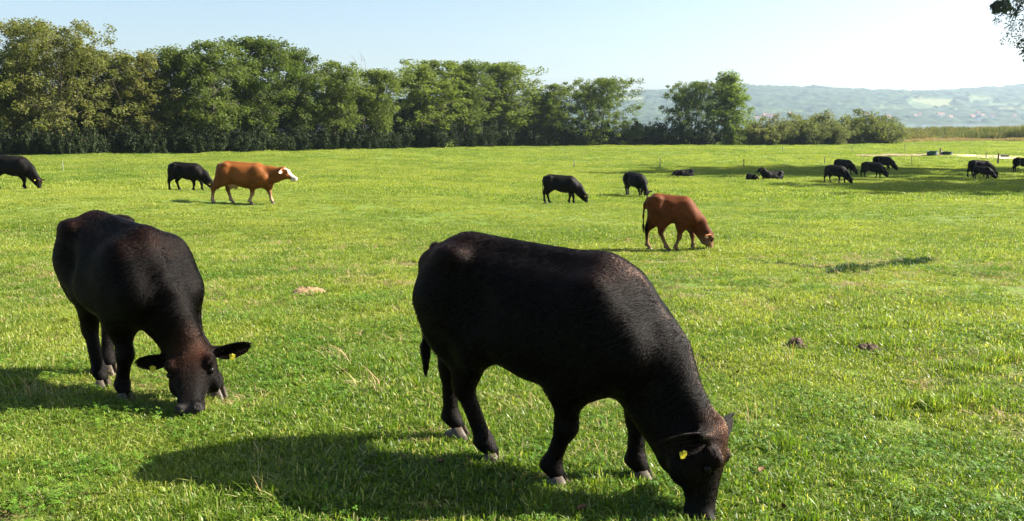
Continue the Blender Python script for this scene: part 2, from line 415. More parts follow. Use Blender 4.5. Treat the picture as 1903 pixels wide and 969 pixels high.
T_OAK = [tree_meshes(21, shape='broad', base=0.14, leafmat=M_LEAF), tree_meshes(22, shape='oval', base=0.12, stems=2, leafmat=M_LEAF), tree_meshes(23, shape='oval', base=0.20, gap=0.85, leafmat=M_LEAF)]
T_OLIVE = [tree_meshes(31, shape='broad', base=0.12, leafmat=M_LEAF_OLIVE, clusters=360), tree_meshes(32, shape='oval', base=0.15, stems=2, gap=0.8, leafmat=M_LEAF_OLIVE)]
T_DOME = tree_meshes(33, H=13.0, crown_w=11.0, shape='broad', base=0.10, stems=2, clusters=520, per=56, leaf=0.14, crad=0.78, leafmat=M_LEAF_OLIVE)
T_LIGHT = [tree_meshes(41, shape='cone', base=0.08, leafmat=M_LEAF_LIGHT, clusters=300, crown_w=7.0)]
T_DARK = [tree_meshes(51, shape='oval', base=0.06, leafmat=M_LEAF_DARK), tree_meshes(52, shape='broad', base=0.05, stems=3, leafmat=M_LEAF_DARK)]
T_ROUND = tree_meshes(24, H=12, crown_w=10.0, shape='oval', base=0.12, stems=3, clusters=430, per=64, leafmat=M_LEAF)
rt = random.Random(4)
LINE = [  # centre, top, width in the photograph, how far behind the edge of the grass, kind, label
    (-60, 110, 130, 5, T_OAK[0], 'green tree on the outer side of the tallest olive tree, beyond its neighbour'), (8, 128, 100, 3, T_OLIVE[1], 'low olive tree at the foot of the tallest tree in the wood'), (98, 48, 205, 5, T_DOME, 'tallest olive tree with broad domed crown at the end of the wood'),
    (42, 95, 95, 9, T_OAK[2], 'green tree tucked behind the broad domed olive tree'), (150, 92, 90, 10, T_OLIVE[1], 'olive tree half hidden behind the broad domed olive tree'),
    (205, 95, 125, 5, T_OLIVE[1], 'wide olive tree next to the tallest domed tree of the wood'), (268, 104, 100, 6, T_OLIVE[1], 'thinner olive tree where the wood edge dips, second from the tallest domed tree'), (332, 93, 100, 5, T_OAK[2], 'narrow green tree between olive trees and the tall green group, behind the black cow'), (398, 84, 120, 5, T_OAK[1], 'two stemmed green tree in the wood directly behind the walking chestnut cow'),
    (483, 77, 130, 6, T_OAK[0], 'highest broad green tree of the wood, beyond the walking chestnut cow'), (556, 94, 95, 5, T_OAK[2], 'slim green tree leaning against the highest green tree of the wood'), (626, 116, 95, 4, T_OAK[1], 'lower green tree between the bare dead tree and the highest green trees'), (704, 134, 90, 4, T_OAK[0], 'short dark crowned tree right beside the bare dead tree'),
    (786, 114, 130, 5, T_OAK[1], 'wide many stemmed green tree, second along from the bare dead tree'), (862, 118, 110, 4, T_OAK[2], 'open green tree in the wood above the hips of the big near cow'), (932, 122, 125, 5, T_OAK[0], 'broad full green tree, last tall one before the wood steps down'), (1012, 160, 95, 4, T_OAK[1], 'small green tree where the tall wood steps down to the round open tree'),
    (1108, 150, 135, 3, T_ROUND, 'round open tree standing at the end of the tall wood, hills behind'),
    (1283, 156, 104, 4, T_ROUND, 'dark green tree standing close beside the pale green pointed tree'),
    (1347, 135, 108, 3, T_LIGHT[0], 'pale green pointed tree standing alone among low bushes')]
for u, vt, w, bk, me, lab in LINE:
    loc, s, H_ = tree_at(u, vt, w, bk, *((12.0, 10.0) if me is T_ROUND else (13.0, 11.0) if me is T_DOME else (14.0, 7.0)))
    make_tree('tree', me, loc, s, rt.uniform(0, 6.28), lab, group='trees along the meadow edge')
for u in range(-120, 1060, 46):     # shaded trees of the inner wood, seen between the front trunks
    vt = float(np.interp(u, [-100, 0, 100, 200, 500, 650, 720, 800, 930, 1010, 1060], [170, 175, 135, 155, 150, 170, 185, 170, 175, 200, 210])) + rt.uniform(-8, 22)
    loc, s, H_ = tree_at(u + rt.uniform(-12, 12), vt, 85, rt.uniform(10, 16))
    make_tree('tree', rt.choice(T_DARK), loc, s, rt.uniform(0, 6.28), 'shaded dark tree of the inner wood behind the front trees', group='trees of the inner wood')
# bare dead tree
snag = MB(); rs = random.Random(9)
for dx in (-0.5, 0.1, 0.7):
    q = [(dx * 0.4, 0, -0.2)]
    for i in range(1, 7): q.append((dx * (0.4 + 0.12 * i) + rs.uniform(-0.12, 0.12), rs.uniform(-0.2, 0.2), i * 2.1))
    snag.tube(q, [0.16, 0.13, 0.11, 0.09, 0.07, 0.05, 0.015], 6)
    for i in range(3, 7):
        a = Vector(q[i]); d = Vector((rs.choice((-1, 1)) * rs.uniform(0.3, 0.9), rs.uniform(-0.4, 0.4), rs.uniform(0.9, 1.6))); snag.tube([a, a + d * 0.5 + Vector((0.05, 0, 0)), a + d], [0.035, 0.02, 0.008], 4)
loc, s, H_ = tree_at(674, 114, 40, 9, 12.6, 2)
sn = snag.build('dead_tree', simple_mat('dead_wood', (0.16, 0.14, 0.12), 0.9, 0.2, 5), None, True, loc); sn.scale = (H_ / 12.6,) * 3
tag(sn, 'bare dead tree with thin leafless stems poking above the wood', 'tree')

# understorey along the foot of the wood
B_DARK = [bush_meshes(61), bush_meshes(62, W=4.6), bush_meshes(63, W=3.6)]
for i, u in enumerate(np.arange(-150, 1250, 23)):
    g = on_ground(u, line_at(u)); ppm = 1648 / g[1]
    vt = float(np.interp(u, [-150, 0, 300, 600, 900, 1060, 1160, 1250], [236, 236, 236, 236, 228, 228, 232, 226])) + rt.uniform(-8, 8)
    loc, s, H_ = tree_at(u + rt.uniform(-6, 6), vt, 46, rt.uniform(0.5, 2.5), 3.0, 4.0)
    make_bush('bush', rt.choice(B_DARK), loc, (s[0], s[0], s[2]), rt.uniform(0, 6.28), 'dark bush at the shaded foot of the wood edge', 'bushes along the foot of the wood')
B_GREY = [bush_meshes(71, mat=M_LEAF_GREY, n=190, per=56, leaf=0.085), bush_meshes(72, mat=M_LEAF_GREY, W=4.6, n=190, per=56, leaf=0.085)]
B_MID = [bush_meshes(73, mat=M_LEAF, n=170, per=52, leaf=0.095), bush_meshes(74, mat=M_LEAF_OLIVE, W=4.6, n=180, per=54, leaf=0.09)]
for u, vt, w, bk, me in [(1175, 222, 60, 2, B_MID[0]), (1205, 232, 55, 1, B_GREY[0]), (1235, 222, 70, 3, B_DARK[1]), (1262, 226, 60, 1, B_DARK[0]), (1310, 232, 60, 0.5, B_DARK[2]), (1360, 232, 60, 0.5, B_MID[0]),
                         (1405, 222, 70, 2, B_MID[1]), (1440, 218, 80, 3, B_GREY[0]), (1425, 236, 60, 0.5, B_GREY[1]), (1480, 216, 80, 4, B_MID[1]), (1462, 234, 60, 0.5, B_GREY[0]),
                         (1528, 207, 105, 4, B_GREY[1]), (1505, 228, 80, 1, B_GREY[0]), (1545, 226, 70, 1, B_GREY[0]), (1590, 210, 110, 7, B_MID[1]), (1625, 211, 105, 8, B_GREY[1]), (1650, 220, 60, 9, B_MID[1])]:
    loc, s, H_ = tree_at(u, vt, w, bk, 3.0, 4.0)
    kk = {id(B_DARK[0]): 'dark green', id(B_DARK[1]): 'dark green', id(B_DARK[2]): 'dark green', id(B_MID[0]): 'fresh green', id(B_MID[1]): 'olive'}.get(id(me), 'grey green')
    make_bush('bush', me, loc, s, rt.uniform(0, 6.28), f'{kk} rounded bush in the low thicket beside the pale pointed tree', f'{kk} bushes of the low thicket')

# the two big trees that shade the resting cattle; only a few drooping twigs of one reach into the picture
BIG = tree_meshes(81, H=27.0, crown_w=23.0, base=0.27, shape='broad', clusters=420, per=190, leaf=0.11, leafmat=M_LEAF_DARK, crad=0.60)
BIG2 = tree_meshes(82, H=24.0, crown_w=20.0, base=0.22, shape='broad', clusters=380, per=190, leaf=0.11, leafmat=M_LEAF_DARK, crad=0.60)
BT = make_tree('shade_tree', BIG, (53.1, 79.0, float(gz(53.1, 79.0))), (1, 1, 1), 0.0, 'big dark tree with drooping leafy twigs that shades the resting cattle', group=None)
make_tree('shade_tree', BIG2, (57.0, 57.5, float(gz(57, 57.5))), (1, 1, 1), 2.1, 'second big dark tree casting shade over the cattle near the post', group=None)

# twigs drooping from the first of them
rg_ = np.random.default_rng(5); tw = MB(); tips = []
for (x, z1, z0, y) in [(-10.6, 15.0, 11.6, -1.5), (-10.0, 15.5, 11.0, 0.5), (-9.4, 15.5, 10.6, -0.8), (-8.9, 15.0, 10.9, 1.0), (-8.5, 14.5, 10.2, 0.2), (-7.9, 14.5, 9.2, -0.5), (-7.4, 14.2, 10.2, 0.6), (-7.6, 11.5, 8.3, -1.0), (-7.1, 11.0, 7.6, 0.0), (-11.2, 15.0, 12.6, 0.0)]:
    a = np.array((x + 2.2, y * 0.6, z1 + 0.6)); b = np.array((x, y, z0)); m_ = (a + b) / 2 + (-0.7, 0, 0.9)
    q = [a * (1 - t) ** 2 + 2 * m_ * t * (1 - t) + b * t * t for t in np.linspace(0, 1, 7)]; tw.tube(q, [0.05, 0.04, 0.03, 0.025, 0.02, 0.014, 0.008], 5)
    for t in np.linspace(0.15, 1, 34): tips.append(a * (1 - t) ** 2 + 2 * m_ * t * (1 - t) + b * t * t + rg_.normal(size=3) * 0.16)
P_ = np.repeat(np.array(tips), 9, 0); P_ = P_ + rg_.normal(size=P_.shape) * (0.13, 0.13, 0.20)
v_, f_ = leaf_quads(P_, 0.085, rg_, 0.0)
add('branch', tw.mesh('branch', M_BARK), BT); add('foliage', mesh_np('foliage', v_, f_, M_LEAF_DARK, False), BT)

# reed bed before the lake
VOX_HERO = 0.0115; HAIR_A = 90000; HAIR_B = 90000
# ---------------------------------------------------------------- cattle: one continuous body grown from blended muscle and bone volumes
def smin(a, b, k):
    h = np.clip(0.5 + 0.5 * (b - a) / k, 0, 1)
    return b * (1 - h) + a * h - k * h * (1 - h)

class Field:
    def __init__(s, lo, hi, vox):
        s.vox = vox; s.lo = np.array(lo, float)
        s.n = np.ceil((np.array(hi) - s.lo) / vox).astype(int) + 1
        s.ax = [s.lo[i] + np.arange(s.n[i]) * vox for i in range(3)]
        s.D = np.full(s.n, 0.6, np.float32)
    def box(s, lo, hi, pad):
        sl = []
        for i in range(3):
            a = int(np.floor((lo[i] - pad - s.lo[i]) / s.vox)); b = int(np.ceil((hi[i] + pad - s.lo[i]) / s.vox)) + 1
            sl.append(slice(max(0, a), min(s.n[i], max(b, 0))))
        X, Y, Z = np.meshgrid(s.ax[0][sl[0]], s.ax[1][sl[1]], s.ax[2][sl[2]], indexing='ij')
        return tuple(sl), X, Y, Z
    def put(s, sl, d, k, cut=False):
        if cut: s.D[sl] = -smin(-s.D[sl], d, k)
        else: s.D[sl] = smin(s.D[sl], d, k)
    def cone(s, a, b, r1, r2, k=0.04, sy=1.0):
        """tapered limb piece from a to b; sy flattens it sideways"""
        a = np.array(a, float); b = np.array(b, float); r = max(r1, r2)
        lo = np.minimum(a, b) - r; hi = np.maximum(a, b) + r
        sl, X, Y, Z = s.box(lo, hi, k + 0.06)
        yc = (a[1] + b[1]) / 2
        if sy != 1.0:
            Y = yc + (Y - yc) / sy; a[1] = yc + (a[1] - yc) / sy; b[1] = yc + (b[1] - yc) / sy
        ab = b - a; L2 = float(ab @ ab) + 1e-9
        t = np.clip(((X - a[0]) * ab[0] + (Y - a[1]) * ab[1] + (Z - a[2]) * ab[2]) / L2, 0, 1)
        d = np.sqrt((X - a[0] - t * ab[0]) ** 2 + (Y - a[1] - t * ab[1]) ** 2 + (Z - a[2] - t * ab[2]) ** 2) - (r1 + (r2 - r1) * t)
        s.put(sl, d * (min(1, 0.5 + 0.5 * sy)), k)
    def ell(s, c, r, k=0.05, rot=None, cut=False):
        c = np.array(c, float); r = np.array(r, float); m = r.max()
        sl, X, Y, Z = s.box(c - m, c + m, k + 0.05)
        P = np.stack([X - c[0], Y - c[1], Z - c[2]], -1)
        if rot is not None: P = P @ np.asarray(rot)
        q = np.sqrt(((P / r) ** 2).sum(-1)); q2 = np.sqrt(((P / (r * r)) ** 2).sum(-1)) + 1e-6
        s.put(sl, q * (q - 1) / q2, k, cut)
    def loft(s, o, M, xs, fr, bk, hw, k=0.05, n=2.3, egg=0.0):
        """volume along the first axis of frame M at o: front/back heights fr, bk and half widths hw per station"""
        o = np.array(o, float); M = np.asarray(M, float); xs = np.asarray(xs, float)
        m = max(np.abs(fr).max(), np.abs(bk).max(), np.max(hw))
        pts = np.array([o + M[0] * x + M[2] * f + M[1] * w for x in (xs[0], xs[-1]) for f in (max(fr), min(bk)) for w in (-max(hw), max(hw))])
        sl, X, Y, Z = s.box(pts.min(0), pts.max(0), k + 0.05)
        P = np.stack([X - o[0], Y - o[1], Z - o[2]], -1) @ M.T
        fine = np.linspace(xs[0], xs[-1], 400)
        def sm(v):
            w = np.interp(fine, xs, v); g = np.ones(25) / 25
            for _ in range(2): w = np.convolve(np.pad(w, 12, 'edge'), g, 'valid')
            return w
        F = np.interp(P[..., 0], fine, sm(fr)); B = np.interp(P[..., 0], fine, sm(bk)); W = np.interp(P[..., 0], fine, sm(hw))
        c = (F + B) / 2; h = np.maximum((F - B) / 2, 1e-3)
        u = (P[..., 2] - c) / h
        W = np.maximum(W * (1 - egg * np.clip(u, -1, 1)), 1e-3)
        q = (np.abs(P[..., 1] / W) ** n + np.abs(u) ** n) ** (1 / n)
        d = (q - 1) * np.minimum(W, h) * 0.9
        dx = np.maximum(np.maximum(xs[0] - P[..., 0], P[..., 0] - xs[-1]), 0)
        d = np.sqrt(np.maximum(d, 0) ** 2 + dx ** 2) + np.minimum(d, 0)
        s.put(sl, d, k)
    def surface(s, smooth=3):
        D = s.D; n = s.n; ins = D < 0
        nc = n - 1
        cnt = np.zeros(nc, np.int32); acc = np.zeros((*nc, 3), np.float32); wsum = np.zeros(nc, np.float32)
        idx = np.indices(nc).astype(np.float32)
        off = [(i, j, k) for i in (0, 1) for j in (0, 1) for k in (0, 1)]
        def cor(A, o): return A[o[0]:o[0] + nc[0], o[1]:o[1] + nc[1], o[2]:o[2] + nc[2]]
        for a in off:
            for ax in range(3):
                if a[ax]: continue
                b = list(a); b[ax] = 1; b = tuple(b)
                da, db = cor(D, a), cor(D, b)
                cr = (da < 0) != (db < 0)
                t = np.where(cr, da / np.where(cr, da - db, 1), 0)
                for c in range(3):
                    v = a[c] + (t if c == ax else 0)
                    acc[..., c] += np.where(cr, v, 0)
                wsum += cr
        act = wsum > 0
        vid = np.full(nc, -1, np.int64); vid[act] = np.arange(act.sum())
        I = np.argwhere(act)
        V = (I + acc[act] / wsum[act][:, None]) * s.vox + s.lo
        quads = []
        for ax in range(3):
            u, w = [i for i in range(3) if i != ax]
            sh = [slice(1, n[i] - 1) for i in range(3)]; sh[ax] = slice(0, n[ax] - 1)
            sh2 = list(sh); sh2[ax] = slice(1, n[ax])
            A, B = ins[tuple(sh)], ins[tuple(sh2)]
            for flip, msk in ((False, A & ~B), (True, ~A & B)):
                e = np.argwhere(msk); e[:, u] += 1; e[:, w] += 1
                if not len(e): continue
                def g(du, dw):
                    q = e.copy(); q[:, u] += du; q[:, w] += dw
                    return vid[q[:, 0], q[:, 1], q[:, 2]]
                q = np.stack([g(-1, -1), g(0, -1), g(0, 0), g(-1, 0)], 1)
                if flip != (ax == 1): q = q[:, ::-1]
                quads.append(q)
        Q = np.concatenate(quads)
        Q = Q[(Q >= 0).all(1)]
        E_ = np.concatenate([Q[:, [i, (i + 1) % 4]] for i in range(4)])
        for _ in range(smooth):
            S = np.zeros_like(V); C = np.zeros(len(V))
            np.add.at(S, E_[:, 0], V[E_[:, 1]]); np.add.at(C, E_[:, 0], 1)
            np.add.at(S, E_[:, 1], V[E_[:, 0]]); np.add.at(C, E_[:, 1], 1)
            V = V * 0.45 + 0.55 * S / C[:, None]
        return V, Q

def nrm(v): v = np.array(v, float); return v / np.linalg.norm(v)

def head_frame(poll, muzzle, face):
    a = nrm(np.array(muzzle) - poll); f = np.array(face, float); f = nrm(f - a * (f @ a)); s_ = np.cross(f, a)
    return np.array([a, s_, f])

TORSO_X = [-0.01, 0.03, 0.08, 0.16, 0.30, 0.45, 0.60, 0.75, 0.90, 1.02, 1.12, 1.20]
def grow_cow(p, vox):
    """p: pose in units of the hip height; returns vertices, quads (same unit)"""
    L = p.get('length', 1.0); wd = p.get('width', 1.0); deep = p.get('deep', 0.0)
    lean = p.get('lean', 0.0)
    poll = np.array(p['poll'], float); muz = np.array(p['muzzle'], float); HF = head_frame(poll, muz, p['face'])
    hl = np.linalg.norm(muz - poll)
    F = Field((-0.22, -0.52, -0.06), (max(1.35 * L, poll[0], muz[0]) + 0.28, 0.52, max(1.12, poll[2] + 0.2)), vox)
    lying = p.get('lying', False); dz = -0.43 if lying else 0.0
    top = np.array([0.84, 0.95, 0.985, 1.0, 0.985, 0.968, 0.952, 0.945, 0.935, 0.885, 0.80, 0.69]) + dz
    bot = np.array([0.72, 0.65, 0.62, 0.60, 0.55, 0.475, 0.425, 0.41, 0.405, 0.425, 0.475, 0.60]) + dz
    bot = bot - deep * np.array([0, 0, 0, .3, .6, 1, 1, 1, .8, .6, .3, 0])
    hw = np.array([0.06, 0.12, 0.16, 0.19, 0.21, 0.245, 0.26, 0.255, 0.225, 0.195, 0.155, 0.07]) * wd
    X = np.array(TORSO_X) * L
    F.loft((0, 0, 0), np.eye(3), X, top, bot, hw, k=0.05, n=2.25, egg=0.16)
    sl_ = p.get('slim', 1.0)
    # hook and pin bones, loin, shoulder blade, rib spring
    for sg in (-1, 1):
        F.ell((0.21 * L, sg * 0.160 * wd, 0.925 + dz), (0.07, 0.045, 0.042), k=0.07)
        F.ell((0.37 * L, sg * 0.285 * wd, 0.755 + dz), (0.10, 0.085, 0.10), k=0.10, cut=True)
        F.ell((0.03, sg * 0.075, 0.87 + dz), (0.06, 0.05, 0.06), k=0.07)
        F.ell((0.93 * L, sg * 0.150 * wd, 0.68 + dz), (0.12, 0.08, 0.20), k=0.13)
        F.ell((1.08 * L, sg * 0.13 * wd, 0.62 + dz), (0.09, 0.08, 0.12), k=0.08)
        F.ell((0.14, sg * 0.12 * wd, 0.70 + dz), (0.145 * sl_, 0.095 * sl_, 0.23), k=0.08)
    F.cone((0.2 * L, 0, 0.955 + dz), (0.90 * L, 0, 0.915 + dz), 0.035, 0.035, k=0.08)
    # legs
    g = p.get('legs', 1.0)
    if not lying:
        for i, ft in enumerate(p['hind']):
            sg = -1 if i == 0 else 1; fx, fy = ft[0], ft[1]; lift = ft[2] if len(ft) > 2 else 0.0
            sw = fx - 0.12
            hip = np.array((0.17, sg * 0.12 * wd, 0.74)); stif = np.array((0.255 + 0.28 * sw, sg * 0.145 * wd, 0.56))
            hock = np.array((0.055 + 0.72 * sw, fy * 0.5 + sg * 0.055, 0.345 + lift * 0.6)); fet = np.array((fx - 0.03, fy, 0.105 + lift))
            F.cone(hip, stif, 0.15 * sl_, 0.10 * sl_, k=0.07, sy=0.8)
            F.cone(stif, hock + (0.02, 0, 0.03), 0.10 * sl_, 0.05*g, k=0.05, sy=0.8)
            F.cone(hip + (-0.1, 0, -0.02), hock + (0.0, 0, 0.07), 0.09 * sl_, 0.045*g, k=0.07, sy=0.8)
            F.ell(hock, (0.048*g, 0.04*g, 0.062), k=0.03)
            F.cone(hock + (-0.022, 0, 0.035), hock + (-0.01, 0, -0.03), 0.025*g, 0.028*g, k=0.03)
            F.cone(hock, fet, 0.041*g, 0.036*g, k=0.025)
            F.ell(fet, (0.043*g, 0.042*g, 0.042), k=0.025)
            for s2 in (-1, 1): F.ell(fet + (-0.035, s2 * 0.017, -0.015), (0.014, 0.012, 0.014), k=0.012)
            F.cone(fet, (fx + 0.006, fy, 0.070 + lift), 0.037*g, 0.037*g, k=0.02)
        for i, ft in enumerate(p['front']):
            sg = -1 if i == 0 else 1; fx, fy = ft[0], ft[1]; lift = ft[2] if len(ft) > 2 else 0.0
            sw = fx - 0.97 * L
            sh = np.array((1.07 * L, sg * 0.135 * wd, 0.60)); elb = np.array((0.91 * L + 0.45 * sw, sg * 0.145 * wd, 0.465))
            kn = np.array((0.965 * L + 0.75 * sw, fy * 0.6 + sg * 0.05, 0.275 + lift * 0.5)); fet = np.array((fx - 0.02, fy, 0.10 + lift))
            F.cone(sh, elb, 0.095, 0.078, k=0.06, sy=0.85)
            F.cone((0.93 * L, sg * 0.14 * wd, 0.62), elb + (0.01, 0, -0.02), 0.10, 0.078, k=0.06, sy=0.8)
            F.cone(elb, kn, 0.070*g, 0.046*g, k=0.045, sy=0.9)
            F.ell(kn, (0.047*g, 0.045*g, 0.058), k=0.03)
            F.cone(kn, fet, 0.039*g, 0.036*g, k=0.025)
            F.ell(fet, (0.042*g, 0.042*g, 0.042), k=0.025)
            for s2 in (-1, 1): F.ell(fet + (-0.035, s2 * 0.017, -0.015), (0.014, 0.012, 0.014), k=0.012)
            F.cone(fet, (fx + 0.006, fy, 0.070 + lift), 0.037*g, 0.037*g, k=0.02)
    else:
        for sg in (-1, 1):   # folded legs of a lying animal
            F.cone((0.2, sg * 0.16, 0.22), (0.42, sg * 0.26, 0.13), 0.14, 0.09, k=0.06)
            F.cone((0.42, sg * 0.26, 0.12), (0.16, sg * 0.31, 0.05), 0.075, 0.045, k=0.04)
            F.cone((0.16, sg * 0.31, 0.05), (0.42, sg * 0.36, 0.04), 0.04, 0.036, k=0.03)
            F.cone((0.98, sg * 0.16, 0.17), (1.17, sg * 0.17, 0.07), 0.10, 0.055, k=0.05)
            F.cone((1.17, sg * 0.17, 0.06), (0.94, sg * 0.22, 0.045), 0.045, 0.036, k=0.03)
        F.cone((0.2, 0, 0.14), (0.95, 0, 0.14), 0.17, 0.17, k=0.1)
    # neck
    a, sd, f = HF
    nb = np.array((0.93 * L, 0, 0.745 + dz)); nb2 = np.array((1.06 * L, 0, 0.60 + dz))
    up = poll + a * hl * 0.10 - f * 0.055
    mid = p.get('neck_mid')
    mid = np.array(mid, float) if mid is not None else nb * 0.45 + up * 0.55 + np.array((0.03, 0, 0.05))
    nt = p.get('neck', 1.0)
    F.cone(nb, mid, 0.18 * nt, 0.138 * nt, k=0.09, sy=0.68)
    F.cone(mid, up, 0.138 * nt, 0.098, k=0.06, sy=0.76)
    thr = poll + a * hl * 0.36 - f * 0.10 * p.get('head_fat', 1.0)
    mlow = mid * 0.5 + thr * 0.5 * 1.0; mlow = (nb2 + thr) / 2 + p.get('dewlap', np.array((0.0, 0, -0.015)))
    F.cone(nb2, mlow, 0.14 * min(1, nt + 0.08), 0.10 * min(1, nt + 0.08), k=0.08, sy=0.7)
    F.cone(mlow, thr, 0.10 * min(1, nt + 0.08), 0.075, k=0.06, sy=0.75)
    F.ell((1.13 * L, 0, 0.47 + dz + p.get('brisket', 0.0)), (0.10, 0.085, 0.09), k=0.08)
    if p.get('throat', 0) > 0: F.cone((1.15 * L, 0, 0.43 + dz), (1.2 * L, 0, 0.56 + dz), 0.045 * p['throat'], 0.05, k=0.06, sy=0.5)
    # head
    t = np.array([0.0, 0.06, 0.15, 0.27, 0.40, 0.55, 0.70, 0.83, 0.93, 0.99]) * hl
    q = hl / 0.40
    fr = np.array([0.005, 0.035, 0.052, 0.058, 0.052, 0.044, 0.040, 0.040, 0.036, 0.008]) * q
    bk = -np.array([0.06, 0.085, 0.115, 0.132, 0.130, 0.108, 0.082, 0.070, 0.062, 0.035]) * q
    hk = p.get('head_fat', 1.0); ha = 1 + (hk - 1) * np.array([1, 1, 1, 1, 0.9, 0.6, 0.35, 0.15, 0.05, 0.0]); bk = bk * ha; fr = fr * (0.5 + 0.5 * ha)
    hh = ha * np.array([0.050, 0.078, 0.094, 0.099, 0.092, 0.073, 0.062, 0.063, 0.064, 0.040]) * q
    F.loft(poll, HF, t, fr, bk, hh, k=0.035, n=2.3, egg=0.0)
    def hp(tt, ss, ff): return poll + a * tt * hl + sd * ss * q + f * ff * q
    for sg in (-1, 1):
        F.ell(hp(0.30, sg * 0.083 * hk, 0.035), (0.036, 0.026, 0.036), k=0.03)          # brow over the eye
        F.ell(hp(0.46, sg * 0.075 * hk, -0.07 * hk), (0.06, 0.03, 0.06), k=0.04)             # cheek
        F.ell(hp(0.40, sg * 0.098 * hk, 0.012), (0.020, 0.015, 0.020), k=0.012, cut=True)   # eye socket
        F.ell(hp(0.93, sg * 0.046, 0.030), (0.028, 0.024, 0.026), k=0.02)          # nostril wing
        F.ell(hp(0.95, sg * 0.050, 0.043), (0.013, 0.012, 0.015), k=0.008, cut=True)
        F.cone(hp(0.08, sg * 0.055, -0.01), hp(0.07, sg * 0.125 * hk, -0.02), 0.034, 0.022, k=0.025)   # ear root
    F.ell(poll + f * 0.0 + a * 0.01, (0.055 * q, 0.055 * q, 0.045 * q), k=0.05)
    F.cone(hp(0.88, -0.035, -0.045), hp(0.88, 0.035, -0.045), 0.032, 0.032, k=0.03)     # lower lip
    # tail
    tl = p.get('tail', [(-0.005, 0, 0.93), (-0.045, 0, 0.80), (-0.05, 0, 0.60), (-0.045, 0, 0.42)])
    for i in range(len(tl) - 1):
        A, B = np.array(tl[i], float), np.array(tl[i + 1], float)
        if lying: A = A + (0, 0, dz * 0.9); B = np.array((B[0], B[1], max(0.05, B[2] + dz)))
        F.cone(A, B, max(0.030 - 0.006 * i, vox * 0.8), max(0.024 - 0.005 * i, vox * 0.75), k=0.025)
    A = np.array(tl[-1], float)
    if not lying: F.cone(A, A + (0.0, 0, -0.13), 0.026, 0.012, k=0.02)
    if p.get('udder'):
        F.ell((0.33, 0, 0.47), (0.15, 0.12, 0.10), k=0.05)
        for sx in (0.27, 0.38):
            for sg in (-1, 1): F.cone((sx, sg * 0.05, 0.40), (sx, sg * 0.055, 0.34), 0.022, 0.016, k=0.015)
    if p.get('sheath'): F.cone((0.52, 0, 0.44), (0.56, 0, 0.37), 0.035, 0.018, k=0.03)
    V, Q = F.surface(p.get('smooth', 3))
    return V, Q, HF, hl, q

def ear_mesh(name, mat, length=0.2, width=0.1, cup=0.35, n=9, m=7, col=None, col_in=None):
    """cupped leaf along +X, opening towards +Z"""
    vs, fs, cs = [], [], []
    for layer, off in ((0, 0.0), (1, -0.012)):
        for i in range(n):
            t = i / (n - 1); w = width / 2 * (math.sin(math.pi * min(1, (t * 0.80 + 0.12))) ** 0.6) * (1 - 0.15 * t)
            if i == n - 1: w = width * 0.10
            for j in range(m):
                s_ = j / (m - 1) * 2 - 1
                c_ = cup * (1 - 0.6 * t)
                vs.append((t * length, s_ * w * (1 - 0.25 * c_), (abs(s_) ** 2) * w * c_ * 1.6 - 0.05 * length * t * t + off * (1 - abs(s_) ** 3)))
                cs.append(col_in if layer == 0 else col)
    g = n * m
    for i in range(n - 1):
        for j in range(m - 1):
            a = i * m + j
            fs.append((a, a + m, a + m + 1, a + 1)); fs.append((g + a, g + a + 1, g + a + m + 1, g + a + m))
    for i in range(n - 1):
        for j in (0, m - 1):
            a = i * m + j; fs.append((a, g + a, g + a + m, a + m) if j == 0 else (a, a + m, g + a + m, g + a))
    return mesh_np(name, vs, fs, mat, True, np.array(cs))

def hoof_mesh(name, mat, s):
    """cloven hoof, toes towards +X"""
    vs, fs = [], []
    prof = [(-0.040, 0.026, 0.0), (-0.045, 0.034, 0.012)]
    for sg in (-1, 1):
        b = len(vs); ring = []
        # base outline of one claw, then the coronet above it
        base = [(-0.045, 0.004), (-0.046, 0.034), (-0.01, 0.045), (0.035, 0.040), (0.072, 0.020), (0.074, 0.008), (0.03, 0.0035), (-0.01, 0.0035)]
        topo = [(-0.040, 0.005), (-0.040, 0.030), (-0.008, 0.039), (0.020, 0.035), (0.036, 0.021), (0.037, 0.009), (0.015, 0.005), (-0.01, 0.005)]
        for z, o in ((0.0, base), (0.014, [(x * 0.99, y) for x, y in base]), (0.062, topo)):
            for x, y in o: vs.append((x * s, sg * y * s, (z if z < 0.03 or x > 0.01 else z * 0.5) * s))
        k = len(base)
        for l in range(2):
            for i in range(k):
                j = (i + 1) % k; q = (b + l * k + i, b + l * k + j, b + (l + 1) * k + j, b + (l + 1) * k + i)
                fs.append(q if sg < 0 else q[::-1])
        for l in (0, 2):
            for i in range(1, k - 2, 2): fs.append((b + l * k, b + l * k + i, b + l * k + i + 1, b + l * k + i + 2))
    return mesh_np(name, vs, fs, mat, True)

